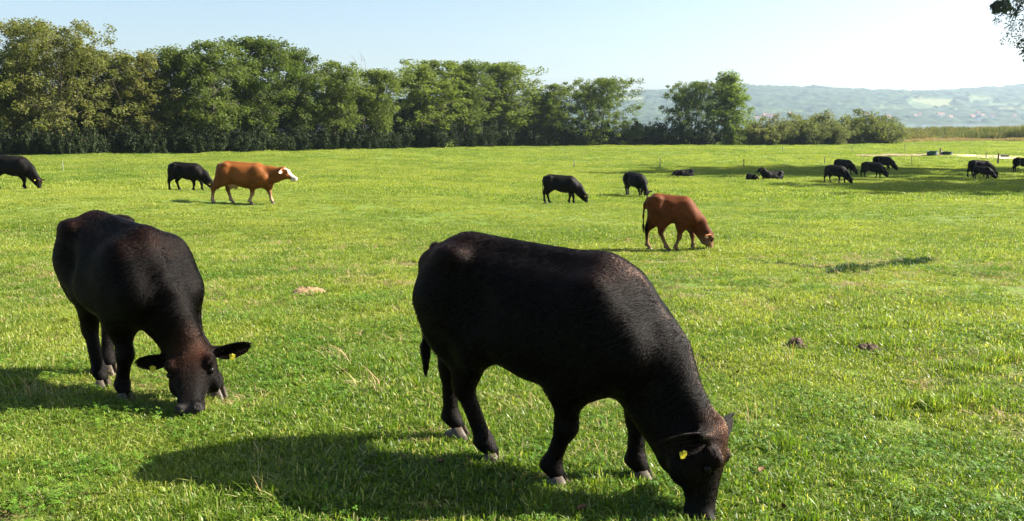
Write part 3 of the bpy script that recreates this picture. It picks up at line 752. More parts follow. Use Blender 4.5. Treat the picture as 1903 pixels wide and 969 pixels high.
def coat_mat(name, rough=0.45, spec=0.35, sheen=0.2, fine=220.0):
    m = NM(name)
    at = m.n('ShaderNodeAttribute', _attribute_name='Coat')
    tc = m.n('ShaderNodeTexCoord'); mp = m.n('ShaderNodeMapping'); mp.inputs['Scale'].default_value = (1.0, 1.6, 1.6)
    m.link(tc, 'Object', mp, 'Vector')
    nz = m.n('ShaderNodeTexNoise', Scale=9.0, Detail=6.0, Roughness=0.65); m.link(mp, 0, nz, 'Vector')
    f2 = m.n('ShaderNodeTexNoise', Scale=fine, Detail=3.0); m.link(mp, 0, f2, 'Vector')
    r = m.ramp(nz, [(0.3, 0.72), (0.7, 1.25)])
    c = m.mix(1.0, at, r, 'MULTIPLY')
    p = m.n('ShaderNodeBsdfPrincipled', Roughness=rough); p.inputs['Specular IOR Level'].default_value = spec
    p.inputs['Sheen Weight'].default_value = sheen; p.inputs['Sheen Roughness'].default_value = 0.4
    m.link(c, 2, p, 'Base Color')
    b = m.n('ShaderNodeBump', Strength=0.35, Distance=0.006); m.link(f2, 0, b, 'Height'); m.link(b, 0, p, 'Normal')
    m.link(p, 0, m.out, 'Surface')
    return m.m

M_COAT = coat_mat('short_coat', 0.62, 0.09, 0.02); M_HOOF = simple_mat('hoof_horn', (0.080, 0.064, 0.048), 0.5, 0.3, 30)
M_HOOF_DARK = simple_mat('hoof_dark', (0.06, 0.05, 0.045), 0.5, 0.3, 30)
M_EYE = simple_mat('eye_dark', (0.006, 0.005, 0.004), 0.25, 0.1, 5, spec=0.12)
M_TAG = simple_mat('ear_tag_yellow', (0.50, 0.42, 0.03), 0.45, 0.08, 40)

def hair_mat(name):
    m = NM(name)
    at = m.n('ShaderNodeAttribute', _attribute_name='Coat')
    h = m.n('ShaderNodeBsdfHairPrincipled', Roughness=0.22, IOR=1.13)
    h.parametrization = 'COLOR'
    for k in ('Radial Roughness',):
        if k in h.inputs: h.inputs[k].default_value = 0.55
    m.link(at, 'Color', h, 'Color')
    m.link(h, 0, m.out, 'Surface')
    return m.m
M_HAIR = hair_mat('coat_hair')

def coat_hair(name, parent, V, Q, C, count, length, radius, flow_fn, len_fn, seed=3):
    rg = np.random.default_rng(seed)
    tri = np.concatenate([Q[:, [0, 1, 2]], Q[:, [0, 2, 3]]])
    a, b, c = V[tri[:, 0]], V[tri[:, 1]], V[tri[:, 2]]
    nn = np.cross(b - a, c - a); ar = np.linalg.norm(nn, axis=1)
    nn /= ar[:, None] + 1e-12
    VN = np.zeros_like(V)
    for i in range(3): np.add.at(VN, tri[:, i], nn * ar[:, None])
    VN /= np.linalg.norm(VN, axis=1)[:, None] + 1e-12
    pk = rg.choice(len(tri), count, p=ar / ar.sum())
    u = rg.random((count, 2)); fl = u.sum(1) > 1; u[fl] = 1 - u[fl]
    w = np.stack([1 - u.sum(1), u[:, 0], u[:, 1]], 1)
    T = tri[pk]
    P = (V[T] * w[..., None]).sum(1); N = (VN[T] * w[..., None]).sum(1); N /= np.linalg.norm(N, axis=1)[:, None]
    K = (C[T] * w[..., None]).sum(1)
    fl = flow_fn(P); fl = fl - N * (fl * N).sum(1)[:, None]; fl /= np.linalg.norm(fl, axis=1)[:, None] + 1e-6
    # clumps of hair share a direction
    cl = np.stack([np.sin(P @ np.array(k) * 42 + q) for k, q in (((1, .3, .2), 0), ((.2, 1, .4), 1), ((.3, -.4, 1), 2))], 1)
    jit = rg.normal(0, 0.09, (count, 3)) + cl * 0.10
    fl = fl + jit; fl -= N * (fl * N).sum(1)[:, None] * 0.8
    ln = length * len_fn(P) * rg.uniform(0.65, 1.2, count)
    npt = 4
    pts = np.zeros((count, npt, 3), np.float32)
    for i in range(npt):
        t = i / (npt - 1)
        d = N * (0.44 * t - 0.24 * t * t) + fl * (0.75 * t + 0.2 * t * t)
        pts[:, i] = P - N * 0.001 + d * ln[:, None]
    cv = bpy.data.hair_curves.new(name)
    cv.add_curves([npt] * count)
    cv.attributes['position'].data.foreach_set('vector', pts.ravel())
    rad = cv.attributes.get('radius') or cv.attributes.new('radius', 'FLOAT', 'POINT')
    rr = np.tile(np.array([1.0, 0.9, 0.65, 0.15]) * radius, (count, 1)).astype(np.float32)
    rad.data.foreach_set('value', rr.ravel())
    ca = cv.attributes.new('Coat', 'FLOAT_COLOR', 'CURVE')
    kc = np.ones((count, 4), np.float32); kc[:, :3] = K * rg.uniform(0.6, 1.5, (count, 1))
    ca.data.foreach_set('color', kc.ravel())
    cv.materials.append(M_HAIR)
    return add(name, cv, parent)

def make_cow(name, p, H, vox, color_fn, hoof_mat, label, group=None, tags=True, hair=0, ear_col=((0.008, 0.006, 0.005), (0.018, 0.011, 0.008)), ear_droop=(0.0, 0.0), details=True):
    V, Q, HF, hl, q = grow_cow(p, vox)
    a, sd, f = HF; poll = np.array(p['poll'], float)
    C = color_fn(V, dict(HF=HF, hl=hl, q=q, poll=poll, p=p))
    root = add(name, None); root.empty_display_size = 0.2
    tag(root, label, 'cow', group)
    Vm = V * H
    body = add('body', mesh_np('body', Vm, Q, M_COAT, True, C), root)
    def hp(tt, ss, ff): return (poll + a * tt * hl + sd * ss * q + f * ff * q) * H
    drp = p.get('ears', ((0.0, -0.1), (0.0, -0.1)))
    for sg, (back, down) in zip((-1, 1), drp):
        em = ear_mesh('ear', M_COAT, 0.205 * H * p.get('ear_len', 1), 0.125 * H * p.get('ear_len', 1), 0.5, col=ear_col[0], col_in=ear_col[1])
        e = add('ear', em, root)
        xd = nrm(sd * sg + a * down + f * back); op = p.get('ear_open', ((0, 0.55, 0.35), (0, 0.55, 0.35)))[0 if sg < 0 else 1]; ov = sd * sg * op[0] + a * op[1] + f * op[2]; zd = nrm(ov - xd * (ov @ xd)); yd = np.cross(zd, xd)
        M = Matrix(((*[0] * 4,),) * 4); M = Matrix.Identity(4)
        for i in range(3): M[i][0], M[i][1], M[i][2] = xd[i], yd[i], zd[i]
        o = hp(0.085, sg * 0.098 * p.get('head_fat', 1.0), -0.018)
        M.translation = Vector(o); e.matrix_local = M
        if hair:
            vv = np.array([v.co[:] for v in em.vertices]); qq = np.array([pl.vertices[:] for pl in em.polygons])
            coat_hair('fur', e, vv, qq, np.tile(np.array([ear_col[0]]) * 0.6, (len(vv), 1)), 2600, 0.02, 0.0011, lambda P: np.tile(np.array([[1.0, 0, 0]]), (len(P), 1)), lambda P: np.ones(len(P)), 9)
        if details and tags:
            tb = MB(); tw, th = 0.015 * H, 0.017 * H
            pts = [(-tw, 0.0, 0), (tw, 0.0, 0), (tw, -th * 0.7, 0), (tw * 0.55, -th * 1.6, 0), (-tw * 0.55, -th * 1.6, 0), (-tw, -th * 0.7, 0)]
            n_ = len(pts); tb.poly([(x, y, 0.002) for x, y, z in pts] + [(x, y, -0.002) for x, y, z in pts],
                                   [tuple(range(n_)), tuple(range(2 * n_ - 1, n_ - 1, -1))] + [(i, i + n_, (i + 1) % n_ + n_, (i + 1) % n_) for i in range(n_)])
            tb.lathe([(0.006 * H, 0.002), (0.006 * H, 0.006), (0.003 * H, 0.008)], 10)
            tg = tb.build('ear_tag', M_TAG, e, False)
            # the tag hangs down from the ear and faces forward
            dn = nrm(np.array((0, 0, -1.0)) - f * 0.0); fz = nrm(zd - dn * (zd @ dn) + 1e-6); xx = np.cross(-dn, fz)
            W = Matrix.Identity(4)
            for i in range(3): W[i][0], W[i][1], W[i][2] = xx[i], -dn[i], fz[i]
            W.translation = Vector(o + xd * 0.085 * H + a * 0.03 * H + zd * 0.012 * H)
            tg.matrix_local = M.inverted() @ W
    if details:
        for sg in (-1, 1):
            eb = MB(); r = 0.019 * H * q
            eb.lathe([(r * math.cos(t_), r * math.sin(t_)) for t_ in np.linspace(-1.5, 1.5, 9)], 14)
            add('eye', eb.mesh('eye', M_EYE), root, Vector(hp(0.40, sg * 0.084 * p.get('head_fat', 1.0), 0.010)))
        if not p.get('lying'):
            for ft in list(p['hind']) + list(p['front']):
                h_ = add('hoof', hoof_mesh('hoof', hoof_mat, H * 1.05), root, (ft[0] * H, ft[1] * H, (ft[2] if len(ft) > 2 else 0) * H))
    if hair:
        nk = nrm(a)
        def flow(P):
            wgt = np.clip((P[:, 0] - (poll[0] * H - 0.10)) / 0.1, 0, 1)[:, None] * (P[:, 2] < (poll[2] + 0.08) * H)[:, None]
            leg = np.clip((0.45 * H - P[:, 2]) / 0.1, 0, 1)[:, None] * (1 - wgt)
            base = np.tile(np.array([[-0.75, 0, -0.55]]), (len(P), 1))
            return base * (1 - wgt) * (1 - leg) + np.array([[-0.1, 0, -1.0]]) * leg + wgt * nk[None]
        def lnf(P):
            d = np.linalg.norm(P - (poll + f * 0.01) * H, axis=1)
            l = 1 + 0.9 * np.exp(-(d / 0.10) ** 2)
            mz = np.linalg.norm(P - (poll + a * hl) * H, axis=1)
            l = np.where(mz < 0.06 * H, 0.25, np.where(mz < 0.2 * H, 0.55, l))
            return np.where(P[:, 2] < 0.10 * H, 0.25, np.where(P[:, 2] < 0.4 * H, 0.7, l))
        coat_hair('coat', root, Vm, Q, C, hair, 0.022, 0.0009, flow, lnf)
    return root

# coats ----------------------------------------------------------------
def ramp01(x, a, b): return np.clip((x - a) / (b - a), 0, 1)
def vnoise(V, s, o=0.0):
    return (np.sin(V[:, 0] * s + o) * np.sin(V[:, 1] * s * 1.3 + 1.1 + o) + np.sin(V[:, 2] * s * 1.1 + 2 * o + 0.5) * np.sin(V[:, 0] * s * 0.6 + V[:, 2] * s * 0.7)) * 0.5
def black_coat(rust=0.5, back=0.0):
    def fn(V, d):
        C = np.tile(np.array([0.0030, 0.0021, 0.0017]), (len(V), 1))
        P = V - d['poll']; t = P @ d['HF'][0] / d['hl']; f = P @ d['HF'][2]
        r = np.exp(-(np.linalg.norm(V - (d['poll'] + d['HF'][0] * 0.055 + d['HF'][2] * 0.06), axis=1) / 0.095) ** 2) * rust
        r = r * (0.75 + 0.5 * vnoise(V, 31))
        C = C + np.clip(r, 0, 1)[:, None] * np.array([0.032, 0.0100, 0.0034])
        b = ramp01(V[:, 2], 0.80, 0.99) * back * np.clip(0.5 + vnoise(V, 7, 1), 0, 1)
        C = C + b[:, None] * np.array([0.020, 0.007, 0.004])
        m = ramp01(t, 0.86, 0.93) * (np.linalg.norm(P, axis=1) < 1.15 * d['hl'])
        C = C * (1 - m[:, None]) + m[:, None] * np.array([0.03, 0.027, 0.027])
        return C
    return fn
def brown_coat(base=(0.36, 0.115, 0.025), pale_legs=0.8, white_face=1.0):
    def fn(V, d):
        C = np.tile(np.array(base), (len(V), 1)) * (1 + 0.22 * vnoise(V, 9) + 0.12 * vnoise(V, 26, 2))[:, None]
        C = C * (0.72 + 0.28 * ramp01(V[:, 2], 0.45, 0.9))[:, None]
        P = V - d['poll']; t = P @ d['HF'][0] / d['hl']; f = P @ d['HF'][2]; s_ = P @ d['HF'][1]
        inhead = (np.linalg.norm(P - d['HF'][0] * d['hl'] * 0.5, axis=1) < d['hl'] * 0.72)
        w = inhead * (f > 0.012 + 0.012 * vnoise(V, 45) - 0.03 * ramp01(t, 0.4, 0.9)) * ramp01(t, 0.08, 0.18) * (np.abs(s_) < 0.075) * white_face
        w = np.maximum(w, inhead * ramp01(t, 0.72, 0.85) * white_face)
        C = C * (1 - w[:, None]) + w[:, None] * np.array([0.46, 0.38, 0.33])
        lg = ramp01(-V[:, 2], -0.34, -0.12) * pale_legs
        C = C * (1 - lg[:, None]) + lg[:, None] * np.array([0.42, 0.29, 0.17])
        ud = (V[:, 2] < 0.47) * (V[:, 2] > 0.32) * (V[:, 0] > 0.2) * (V[:, 0] < 0.48) * (np.abs(V[:, 1]) < 0.14) * pale_legs
        C = C * (1 - 0.6 * ud[:, None]) + 0.6 * ud[:, None] * np.array([0.6, 0.38, 0.26])
        tf = (V[:, 0] < 0.0) * (V[:, 2] < 0.5) * (V[:, 2] > 0.2)
        C = np.where((tf * (1 - pale_legs) > 0.5)[:, None], C * 0.1, C)
        return C
    return fn
def put(root, origin, heading, s=1.0):
    """heading: degrees clockwise from +X (towards the camera)"""
    root.location = origin; root.rotation_euler = (0, 0, R(-heading)); root.scale = (s, s, s)
def to_local(w, o, heading, H):
    c, s_ = math.cos(R(heading)), math.sin(R(heading)); d = np.array(w, float) - np.array(o, float)
    return np.array((d[0] * c - d[1] * s_, d[0] * s_ + d[1] * c, d[2])) / H

# the two animals close by
HA, PHI_A = 1.165, 32.0
MA = np.array((0.0925, 4.3125)); hA = np.array((math.cos(R(PHI_A)), -math.sin(R(PHI_A))))
oA = MA - hA * 0.575; oA = (oA[0], oA[1], float(gz(*MA)) - 0.012)
poseA = dict(hind=[(0.33, -0.075), (0.01, 0.12)], front=[(0.70, -0.145), (0.97, 0.095)], legs=0.94, slim=0.88,
             poll=(1.325, -0.05, 0.355), muzzle=(1.335, -0.14, 0.0), face=(0.97, 0.20, 0.12), head_fat=1.25, length=0.93, width=1.03, deep=0.01,
             neck_mid=(1.075, -0.02, 0.55), ears=((-1.15, 0.45), (0.35, -0.30)), ear_open=((0.9, 0.45, 0.0), (-0.9, 0.3, 0.5)), ear_len=0.88,
             tail=[(-0.005, 0, 0.93), (-0.05, -0.01, 0.80), (-0.06, -0.02, 0.60), (-0.05, -0.03, 0.47)])
cowA = make_cow('grazing_cow', poseA, HA, VOX_HERO, black_coat(0.9, 0.35), M_HOOF, 'large black cow grazing side on beside its long shadow on the near grass', hair=HAIR_A)
put(cowA, oA, PHI_A)

HB, PHI_B = 1.15, 42.0
MB_ = np.array((-2.485, 5.6975)); hB = np.array((math.cos(R(PHI_B)), -math.sin(R(PHI_B))))
oB = MB_ - hB * 0.57 * HB; oB = (oB[0], oB[1], float(gz(*MB_)) - 0.012)
pollB = to_local(at_depth(357, 645, 5.36), oB, PHI_B, HB); muzB = to_local(at_depth(352, 772, 5.06), oB, PHI_B, HB)
faceB = to_local(np.array(oB) + np.array((0.04, -0.67, 0.74)), oB, PHI_B, 1.0)
def foot(w, o, phi, H): q_ = to_local((w[0], w[1], o[2]), o, phi, H); return (float(q_[0]), float(q_[1]))
footB = [foot(w_, oB, PHI_B, HB) for w_ in ((-2.73, 5.71), (-2.84, 6.08), (-2.46, 5.43), (-1.91, 5.55))]
poseB = dict(hind=footB[:2], front=footB[2:], legs=0.94, slim=0.88,
             poll=pollB, muzzle=muzB, face=faceB, head_fat=1.25, length=0.845, width=1.05, deep=0.0,
             ear_len=0.86, neck=0.92, neck_mid=(0.965, 0.02, 0.52), ears=((-0.15, 0.05), (-0.1, -0.12)))
cowB = make_cow('grazing_cow', poseB, HB, VOX_HERO, black_coat(1.15, 0.7), M_HOOF, 'black cow grazing head on with rusty forehead and both ears spread wide', hair=HAIR_B)
put(cowB, oB, PHI_B)
# the rest of the herd -------------------------------------------------
def gpose(hind, front, poll, muzzle, face=(0.8, 0, 0.3), **k): return dict(hind=hind, front=front, poll=poll, muzzle=muzzle, face=face, **k)
G1 = gpose([(0.02, -0.11), (0.24, 0.11)], [(0.86, -0.11), (1.06, 0.11)], (1.46, 0, 0.36), (1.56, 0.02, 0.0), (1, 0, 0.25), neck_mid=(1.20, 0, 0.58), deep=0.02)
G2 = gpose([(0.22, -0.11), (0.03, 0.11)], [(1.04, -0.11), (0.86, 0.11)], (1.44, -0.06, 0.34), (1.50, -0.12, 0.0), (1, 0, 0.2), neck_mid=(1.18, -0.03, 0.57), deep=0.03)
PW = gpose([(-0.12, -0.11), (0.24, 0.11, 0.0)], [(0.76, -0.11), (1.20, 0.11)], (1.52, -0.02, 0.84), (1.86, -0.08, 0.58), (0.62, 0, 0.78), neck_mid=(1.22, 0, 0.75), deep=0.05, length=1.03,
           udder=True, throat=1.0, brisket=-0.05, width=1.02, ears=((-0.25, 0.35), (-0.25, 0.1)), ear_len=0.85)
PC = gpose([(0.35, -0.10), (0.02, 0.10)], [(0.50, -0.10), (0.80, 0.10)], (1.06, -0.03, 0.35), (1.10, -0.08, 0.0), (1, 0, 0.15), neck_mid=(0.89, -0.02, 0.54), legs=0.84, slim=0.76, length=0.71, width=0.70, deep=-0.07, neck=0.66, sheath=True,
           ears=((-0.4, 0.15), (-0.2, -0.2)), ear_len=0.9, tail=[(-0.005, 0, 0.93), (-0.07, 0, 0.82), (-0.085, 0, 0.60), (-0.08, 0, 0.45)])
PL = dict(lying=True, poll=(1.36, 0.0, 0.72), muzzle=(1.66, 0.06, 0.50), face=(0.6, 0, 0.8), neck_mid=(1.16, 0, 0.56))
PL2 = dict(lying=True, poll=(1.40, 0.06, 0.44), muzzle=(1.66, 0.12, 0.20), face=(0.6, 0, 0.8), neck_mid=(1.16, 0, 0.40))
BLK = black_coat(0.25, 0.2)

def herd(pose, H, foot_px, heading, label, coat=BLK, hoof=None, vox=0.020, z=0.0, proto=None, ref=(0.5, 0.0), ec=None, tags=True, group=None):
    g = on_ground(*foot_px)
    if proto is None:
        r = make_cow('grazing_cow' if not pose.get('lying') else 'resting_cow', pose, H, vox, coat, hoof or M_HOOF_DARK, label, group, tags=tags, **({'ear_col': ec} if ec else {}))
        s = 1.0
    else:
        r = copy_tree(proto[0]); s = H / proto[1]; r['label'] = label
    c, sn_ = math.cos(R(heading)), math.sin(R(heading)); rx, ry = ref[0] * H, ref[1] * H
    ox, oy = g[0] - (rx * c + ry * sn_), g[1] - (-rx * sn_ + ry * c)
    put(r, (ox, oy, float(gz(ox + 0.5 * H * c, oy - 0.5 * H * sn_)) - 0.01 + z), heading, s)
    return r

BROWN_EAR = ((0.36, 0.13, 0.035), (0.62, 0.45, 0.34))
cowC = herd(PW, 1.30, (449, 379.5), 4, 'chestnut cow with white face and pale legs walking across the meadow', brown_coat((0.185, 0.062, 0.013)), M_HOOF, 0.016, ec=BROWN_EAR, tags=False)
cowC.name = 'walking_cow'
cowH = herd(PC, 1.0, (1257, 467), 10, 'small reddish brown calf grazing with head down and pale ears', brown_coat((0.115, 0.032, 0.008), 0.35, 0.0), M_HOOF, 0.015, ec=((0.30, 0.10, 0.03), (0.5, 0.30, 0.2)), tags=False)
cowH.name = 'grazing_calf'; cowH['category'] = 'calf'
cowD = herd(G1, 1.24, (345, 356.5), 8, 'black cow grazing just behind the walking chestnut cow')
cowE = herd(G2, 1.36, (35, 352.5), 6, 'black cow grazing in front of the tallest olive tree', ref=(0.75, 0))
pE, pD = (cowE, 1.36), (cowD, 1.24)
cowF = herd(G2, 1.18, (1038, 379), 10, 'black cow grazing alone between the big near cow and the far wood', proto=pE)
cowG = herd(G2, 1.16, (1180, 366), 60, 'small black cow grazing towards the viewer beyond the brown calf', proto=pE, ref=(0.6, 0))
cowK = herd(PL, 1.18, (1436, 335.5), 170, 'black cow lying in the tree shade with its head raised', vox=0.022, ref=(0.6, 0))
cowI = herd(PL2, 1.05, (1272, 329.5), 168, 'black cow lying flat at the tip of the tree shadow', vox=0.022, ref=(0.65, 0))
cowJ = herd(PL2, 0.80, (1397, 335.8), 75, 'small dark calf lying curled beside the raised head of a resting cow', proto=(cowI, 1.05), ref=(0.7, 0)); cowJ.name = 'resting_calf'; cowJ['category'] = 'calf'
cowL = herd(G1, 1.20, (1553, 342), 52, 'black cow grazing at the sunlit front edge of the tree shade', proto=pD, ref=(0.6, 0))
cowM = herd(G1, 1.20, (1567, 325), 48, 'black cow standing in the shade right behind another grazing cow', proto=pD, ref=(0.6, 0))
cowN = herd(G2, 1.22, (1617, 332), 10, 'black cow grazing in the tree shade in front of a larger cow', proto=pE)
cowO = herd(G1, 1.27, (1637, 319), 6, 'large black cow grazing at the far edge of the tree shade', proto=pD)
cowP = herd(G2, 1.30, (1817, 331), 8, 'black cow grazing in the shade near the wooden post', proto=pE)
cowQ = herd(G1, 0.98, (1822, 334.5), 12, 'young black cow grazing against the flank of a larger cow near the post', proto=pD)
cowR = herd(G1, 1.28, (1893, 322), 10, 'black cow grazing beside the sandy track', proto=pD, ref=(0.35, 0))
# ---------------------------------------------------------------- drinking tubs, posts, small things on the grass
M_TUB = simple_mat('green_plastic', (0.020, 0.075, 0.055), 0.45, 0.15, 3, spec=0.4); M_WOOD = simple_mat('weathered_wood', (0.17, 0.13, 0.09), 0.9, 0.3, 9, 0.4)
M_POST = simple_mat('grey_post', (0.12, 0.11, 0.10), 0.8, 0.2, 10); M_WHITE = simple_mat('white_post', (0.38, 0.38, 0.34), 0.6, 0.1, 10)
M_TROUGH_WATER = simple_mat('trough_water', (0.03, 0.05, 0.05), 0.05, 0.1, 2, spec=0.5)
def tub(u, v, w, h, label, lab_mat=M_TUB):
    g = on_ground(u, v); r = add('water_tub', None, None, (g[0], g[1], g[2])); tag(r, label, 'tub')
    b = MB(); R0 = w / 2
    b.lathe([(R0 * 0.84, -0.05), (R0 * 0.87, h * 0.3), (R0 * 0.95, h * 0.93), (R0 * 0.93, h * 0.93), (R0 * 0.84, h * 0.2), (0.01, h * 0.2)], 28); b.build('shell', lab_mat, r)
    e = MB(); e.lathe([(R0 * 0.92, h * 0.93), (R0 * 1.02, h * 0.93), (R0 * 1.04, h * 0.97), (R0 * 1.0, h), (R0 * 0.93, h), (R0 * 0.92, h * 0.93)], 28, cap=False); e.build('rim', lab_mat, r)
    for k in range(3):
        rb = MB(); q = R0 * (0.88 + 0.03 * k) ; z = h * (0.3 + 0.2 * k); rb.lathe([(q, z - 0.02), (q + 0.03, z - 0.012), (q + 0.03, z + 0.012), (q, z + 0.02)], 28, cap=False); rb.build('rib', lab_mat, r)
    w_ = MB(); w_.lathe([(R0 * 0.90, h * 0.80), (0.01, h * 0.80)], 28, cap=False); w_.build('water', M_TROUGH_WATER, r)
    r.scale = (1, 1, 1)
    return r
tub(1732, 290.3, 1.40, 0.62, 'dark green plastic water tub standing on bare earth')
tub(1759, 289.6, 1.50, 0.52, 'lower dark water tub between the short post and the sandy track', simple_mat('dark_plastic', (0.025, 0.05, 0.045), 0.5, 0.15, 3, spec=0.4))
def post(u, v, h, w, label, mat, name='fence_post', group=None, tilt=0.0, cap=True):
    g = on_ground(u, v); r = add(name, None, None, (g[0], g[1], g[2])); tag(r, label, 'post', group); r.rotation_euler = (tilt * 0.5, tilt, 0.3)
    s = MB(); n = 7; rr = w / 2
    s.tube([(0, 0, -0.2), (0.004, 0, h * 0.4), (-0.004, 0.003, h * 0.93)], [rr, rr * 0.97, rr * 0.93], 8); s.build('shaft', mat, r)
    c = MB(); c.lathe([(rr * 1.15, h * 0.93), (rr * 1.2, h * 0.97), (rr * 0.3, h)], 8); c.build('tip', mat, r)
    for z in (0.45, 0.8):
        k = MB(); k.box((rr + 0.01, 0, h * z), (0.04, 0.02, 0.03)); k.build('insulator', M_POST, r)
    return r
post(1747, 290.0, 0.98, 0.22, 'short thick wooden post between the two water tubs', M_WOOD, 'wooden_post')
post(1854, 305.5, 1.08, 0.20, 'stout wooden post beside the sandy track', M_WOOD, 'wooden_post', tilt=0.02)
for u, vb, vt, mt in [(1067, 312, 297, M_POST), (1226, 312, 294, M_POST), (1382, 311, 296, M_POST), (1532, 305.5, 291, M_POST), (1681, 282, 268.5, M_POST), (1694, 305, 289, M_POST), (1832, 296, 282, M_POST), (1454, 283, 272, M_POST), (1583, 281, 271, M_POST)]:
    g = on_ground(u, vb); ppm = 1648 / g[1]
    post(u, vb, (vb - vt) / ppm, 0.085, 'thin dark electric fence post standing in the open meadow', mt, 'fence_post', 'thin fence posts in the meadow', 0.03 * math.sin(u))
g = on_ground(118, 321); post(118, 321, 20 * g[1] / 1648, 0.03, 'thin white fence post in front of the tall wood', M_WHITE, 'fence_post')
# flat mineral lick box by the track
g = on_ground(1867, 293.5); lk = add('feed_box', None, None, (g[0], g[1], g[2])); tag(lk, 'low dark feed box lying on the sandy track', 'box')
b = MB(); b.box((0, 0, 0.16), (0.75, 0.5, 0.32)); b.build('shell', M_POST, lk, False); b = MB(); b.box((0, 0, 0.345), (0.80, 0.55, 0.05)); b.build('lid', M_POST, lk, False)

def lump(name, loc, rx, ry, h, seed, mat, label, cat, n=22, rings=7, rough=0.35):
    rg = np.random.default_rng(seed); b = MB(); v = []; ph = rg.uniform(0, 6.28, 6)
    for i in range(rings + 1):
        t = i / rings
        for k in range(n):
            a = 2 * math.pi * k / n; w = 1 + rough * (0.5 * math.sin(2 * a + ph[0]) + 0.35 * math.sin(3 * a + ph[1]) + 0.25 * math.sin(5 * a + ph[2])) + rg.normal() * 0.04
            rr = (1 - t) ** 0.7 * w; z = h * (1 - (1 - t) ** 2) * (1 + rough * rg.normal() * 0.9 + 0.25 * math.sin(t * 14 + 2 * math.sin(a * 2))) if i else -0.02
            v.append((rx * rr * math.cos(a), ry * rr * math.sin(a), z))
    f = [(i * n + k, i * n + (k + 1) % n, (i + 1) * n + (k + 1) % n, (i + 1) * n + k) for i in range(rings) for k in range(n)]
    b.poly(v, f); o = b.build(name, mat, None, True, loc); tag(o, label, cat); return o
g = on_ground(571, 547); o = lump('dry_dung', (g[0], g[1], g[2] + 0.035), 0.17, 0.14, 0.032, 3, simple_mat('dry_dung', (0.22, 0.145, 0.075), 0.95, 0.35, 22, 0.9), 'dry tan cow pat lying on the grass between the two near cows', 'cow pat')
M_SOIL = simple_mat('dark_soil', (0.075, 0.050, 0.035), 0.95, 0.4, 30, 1.0)
g = on_ground(1481, 648); lump('soil_heap', (g[0], g[1], g[2] + 0.01), 0.10, 0.09, 0.055, 5, M_SOIL, 'small heap of reddish dark soil on the open grass', 'soil heap')
g = on_ground(1612, 655); lump('soil_heap', (g[0], g[1], g[2] + 0.0), 0.12, 0.08, 0.05, 6, M_SOIL, 'flat dark soil heap below a thick grass tuft', 'soil heap')
M_DEAD = simple_mat('dead_leaf', (0.15, 0.065, 0.03), 0.7, 0.4, 20)
rl = random.Random(12)
for u, v in [(1415, 888), (1370, 702), (820, 872), (690, 735), (1456, 958), (640, 700), (1080, 960)]:
    g = on_ground(u, v); b = MB(); L_ = rl.uniform(0.022, 0.034); W_ = L_ * 0.55
    pts = [(-L_, 0, 0), (-L_ * .4, W_, .012), (L_ * .4, W_ * .8, .015), (L_, 0, .022), (L_ * .4, -W_ * .8, .012), (-L_ * .4, -W_, .015), (0, 0, -0.004)]
    b.poly(pts, [(0, 6, 1), (1, 6, 2), (2, 6, 3), (3, 6, 4), (4, 6, 5), (5, 6, 0)])
    o = b.build('dead_leaf', M_DEAD, None, True, (g[0], g[1], g[2] + 0.035)); o.rotation_euler = (rl.uniform(-.5, .3), rl.uniform(-.4, .4), rl.uniform(0, 6))
    tag(o, 'curled reddish brown dead leaf lying in the grass', 'leaf', 'dead leaves scattered in the grass')

# village and mast on the far shore
M_WALL = simple_mat('pale_render', (0.72, 0.69, 0.63), 0.9, 0.08, 0.3); M_ROOF = simple_mat('roof_tile', (0.26, 0.13, 0.09), 0.9, 0.2, 0.5)
hw_ = MB(); hw_.box((0, 0, 2.5), (11, 8, 7)); hme = hw_.mesh('wall', M_WALL, False)
hr_ = MB(); hr_.poly([(-6, -4.6, 5.9), (6, -4.6, 5.9), (6, 4.6, 5.9), (-6, 4.6, 5.9), (-6, 0, 10), (6, 0, 10)], [(0, 1, 5, 4), (2, 3, 4, 5), (0, 4, 3), (1, 2, 5), (3, 2, 1, 0)]); rme = hr_.mesh('roof', M_ROOF, False)
rv = random.Random(21)
for i in range(34):
    u = rv.choice((rv.uniform(1390, 1470), rv.uniform(1590, 1903), rv.uniform(1690, 1903))); y = rv.uniform(2400, 2620); x = (u - 951.5) / 1648 * y
    h = add('house', None, None, (x, y, float(hill_base(np.array(x), np.array(y))) + rv.uniform(6, 12))); h.rotation_euler = (0, 0, rv.uniform(-0.6, 0.6)); h.scale = (1, 1, rv.uniform(1.0, 1.5))
    tag(h, 'tiny pale house with brown roof on the far lake shore', 'house', 'houses on the far lake shore')
    add('wall', hme, h); add('roof', rme, h)
mx_ = (1667 - 951.5) / 1648 * 3950; mz_ = float(hill_base(np.array(mx_), np.array(3950.0)))
ms = add('radio_mast', None, None, (mx_, 3950, mz_)); tag(ms, 'slim radio mast on the crest of the far hills', 'mast')
b = MB(); b.tube([(0, 0, -2), (0, 0, 25), (0, 0, 44)], [1.6, 1.1, 0.3], 6); b.build('shaft', M_POST, ms)
b = MB(); b.box((0, 0, 30), (6, 1.2, 1.0)); b.box((0, 0, 35), (4.5, 1.2, 1.0)); b.build('antenna', M_POST, ms, False)
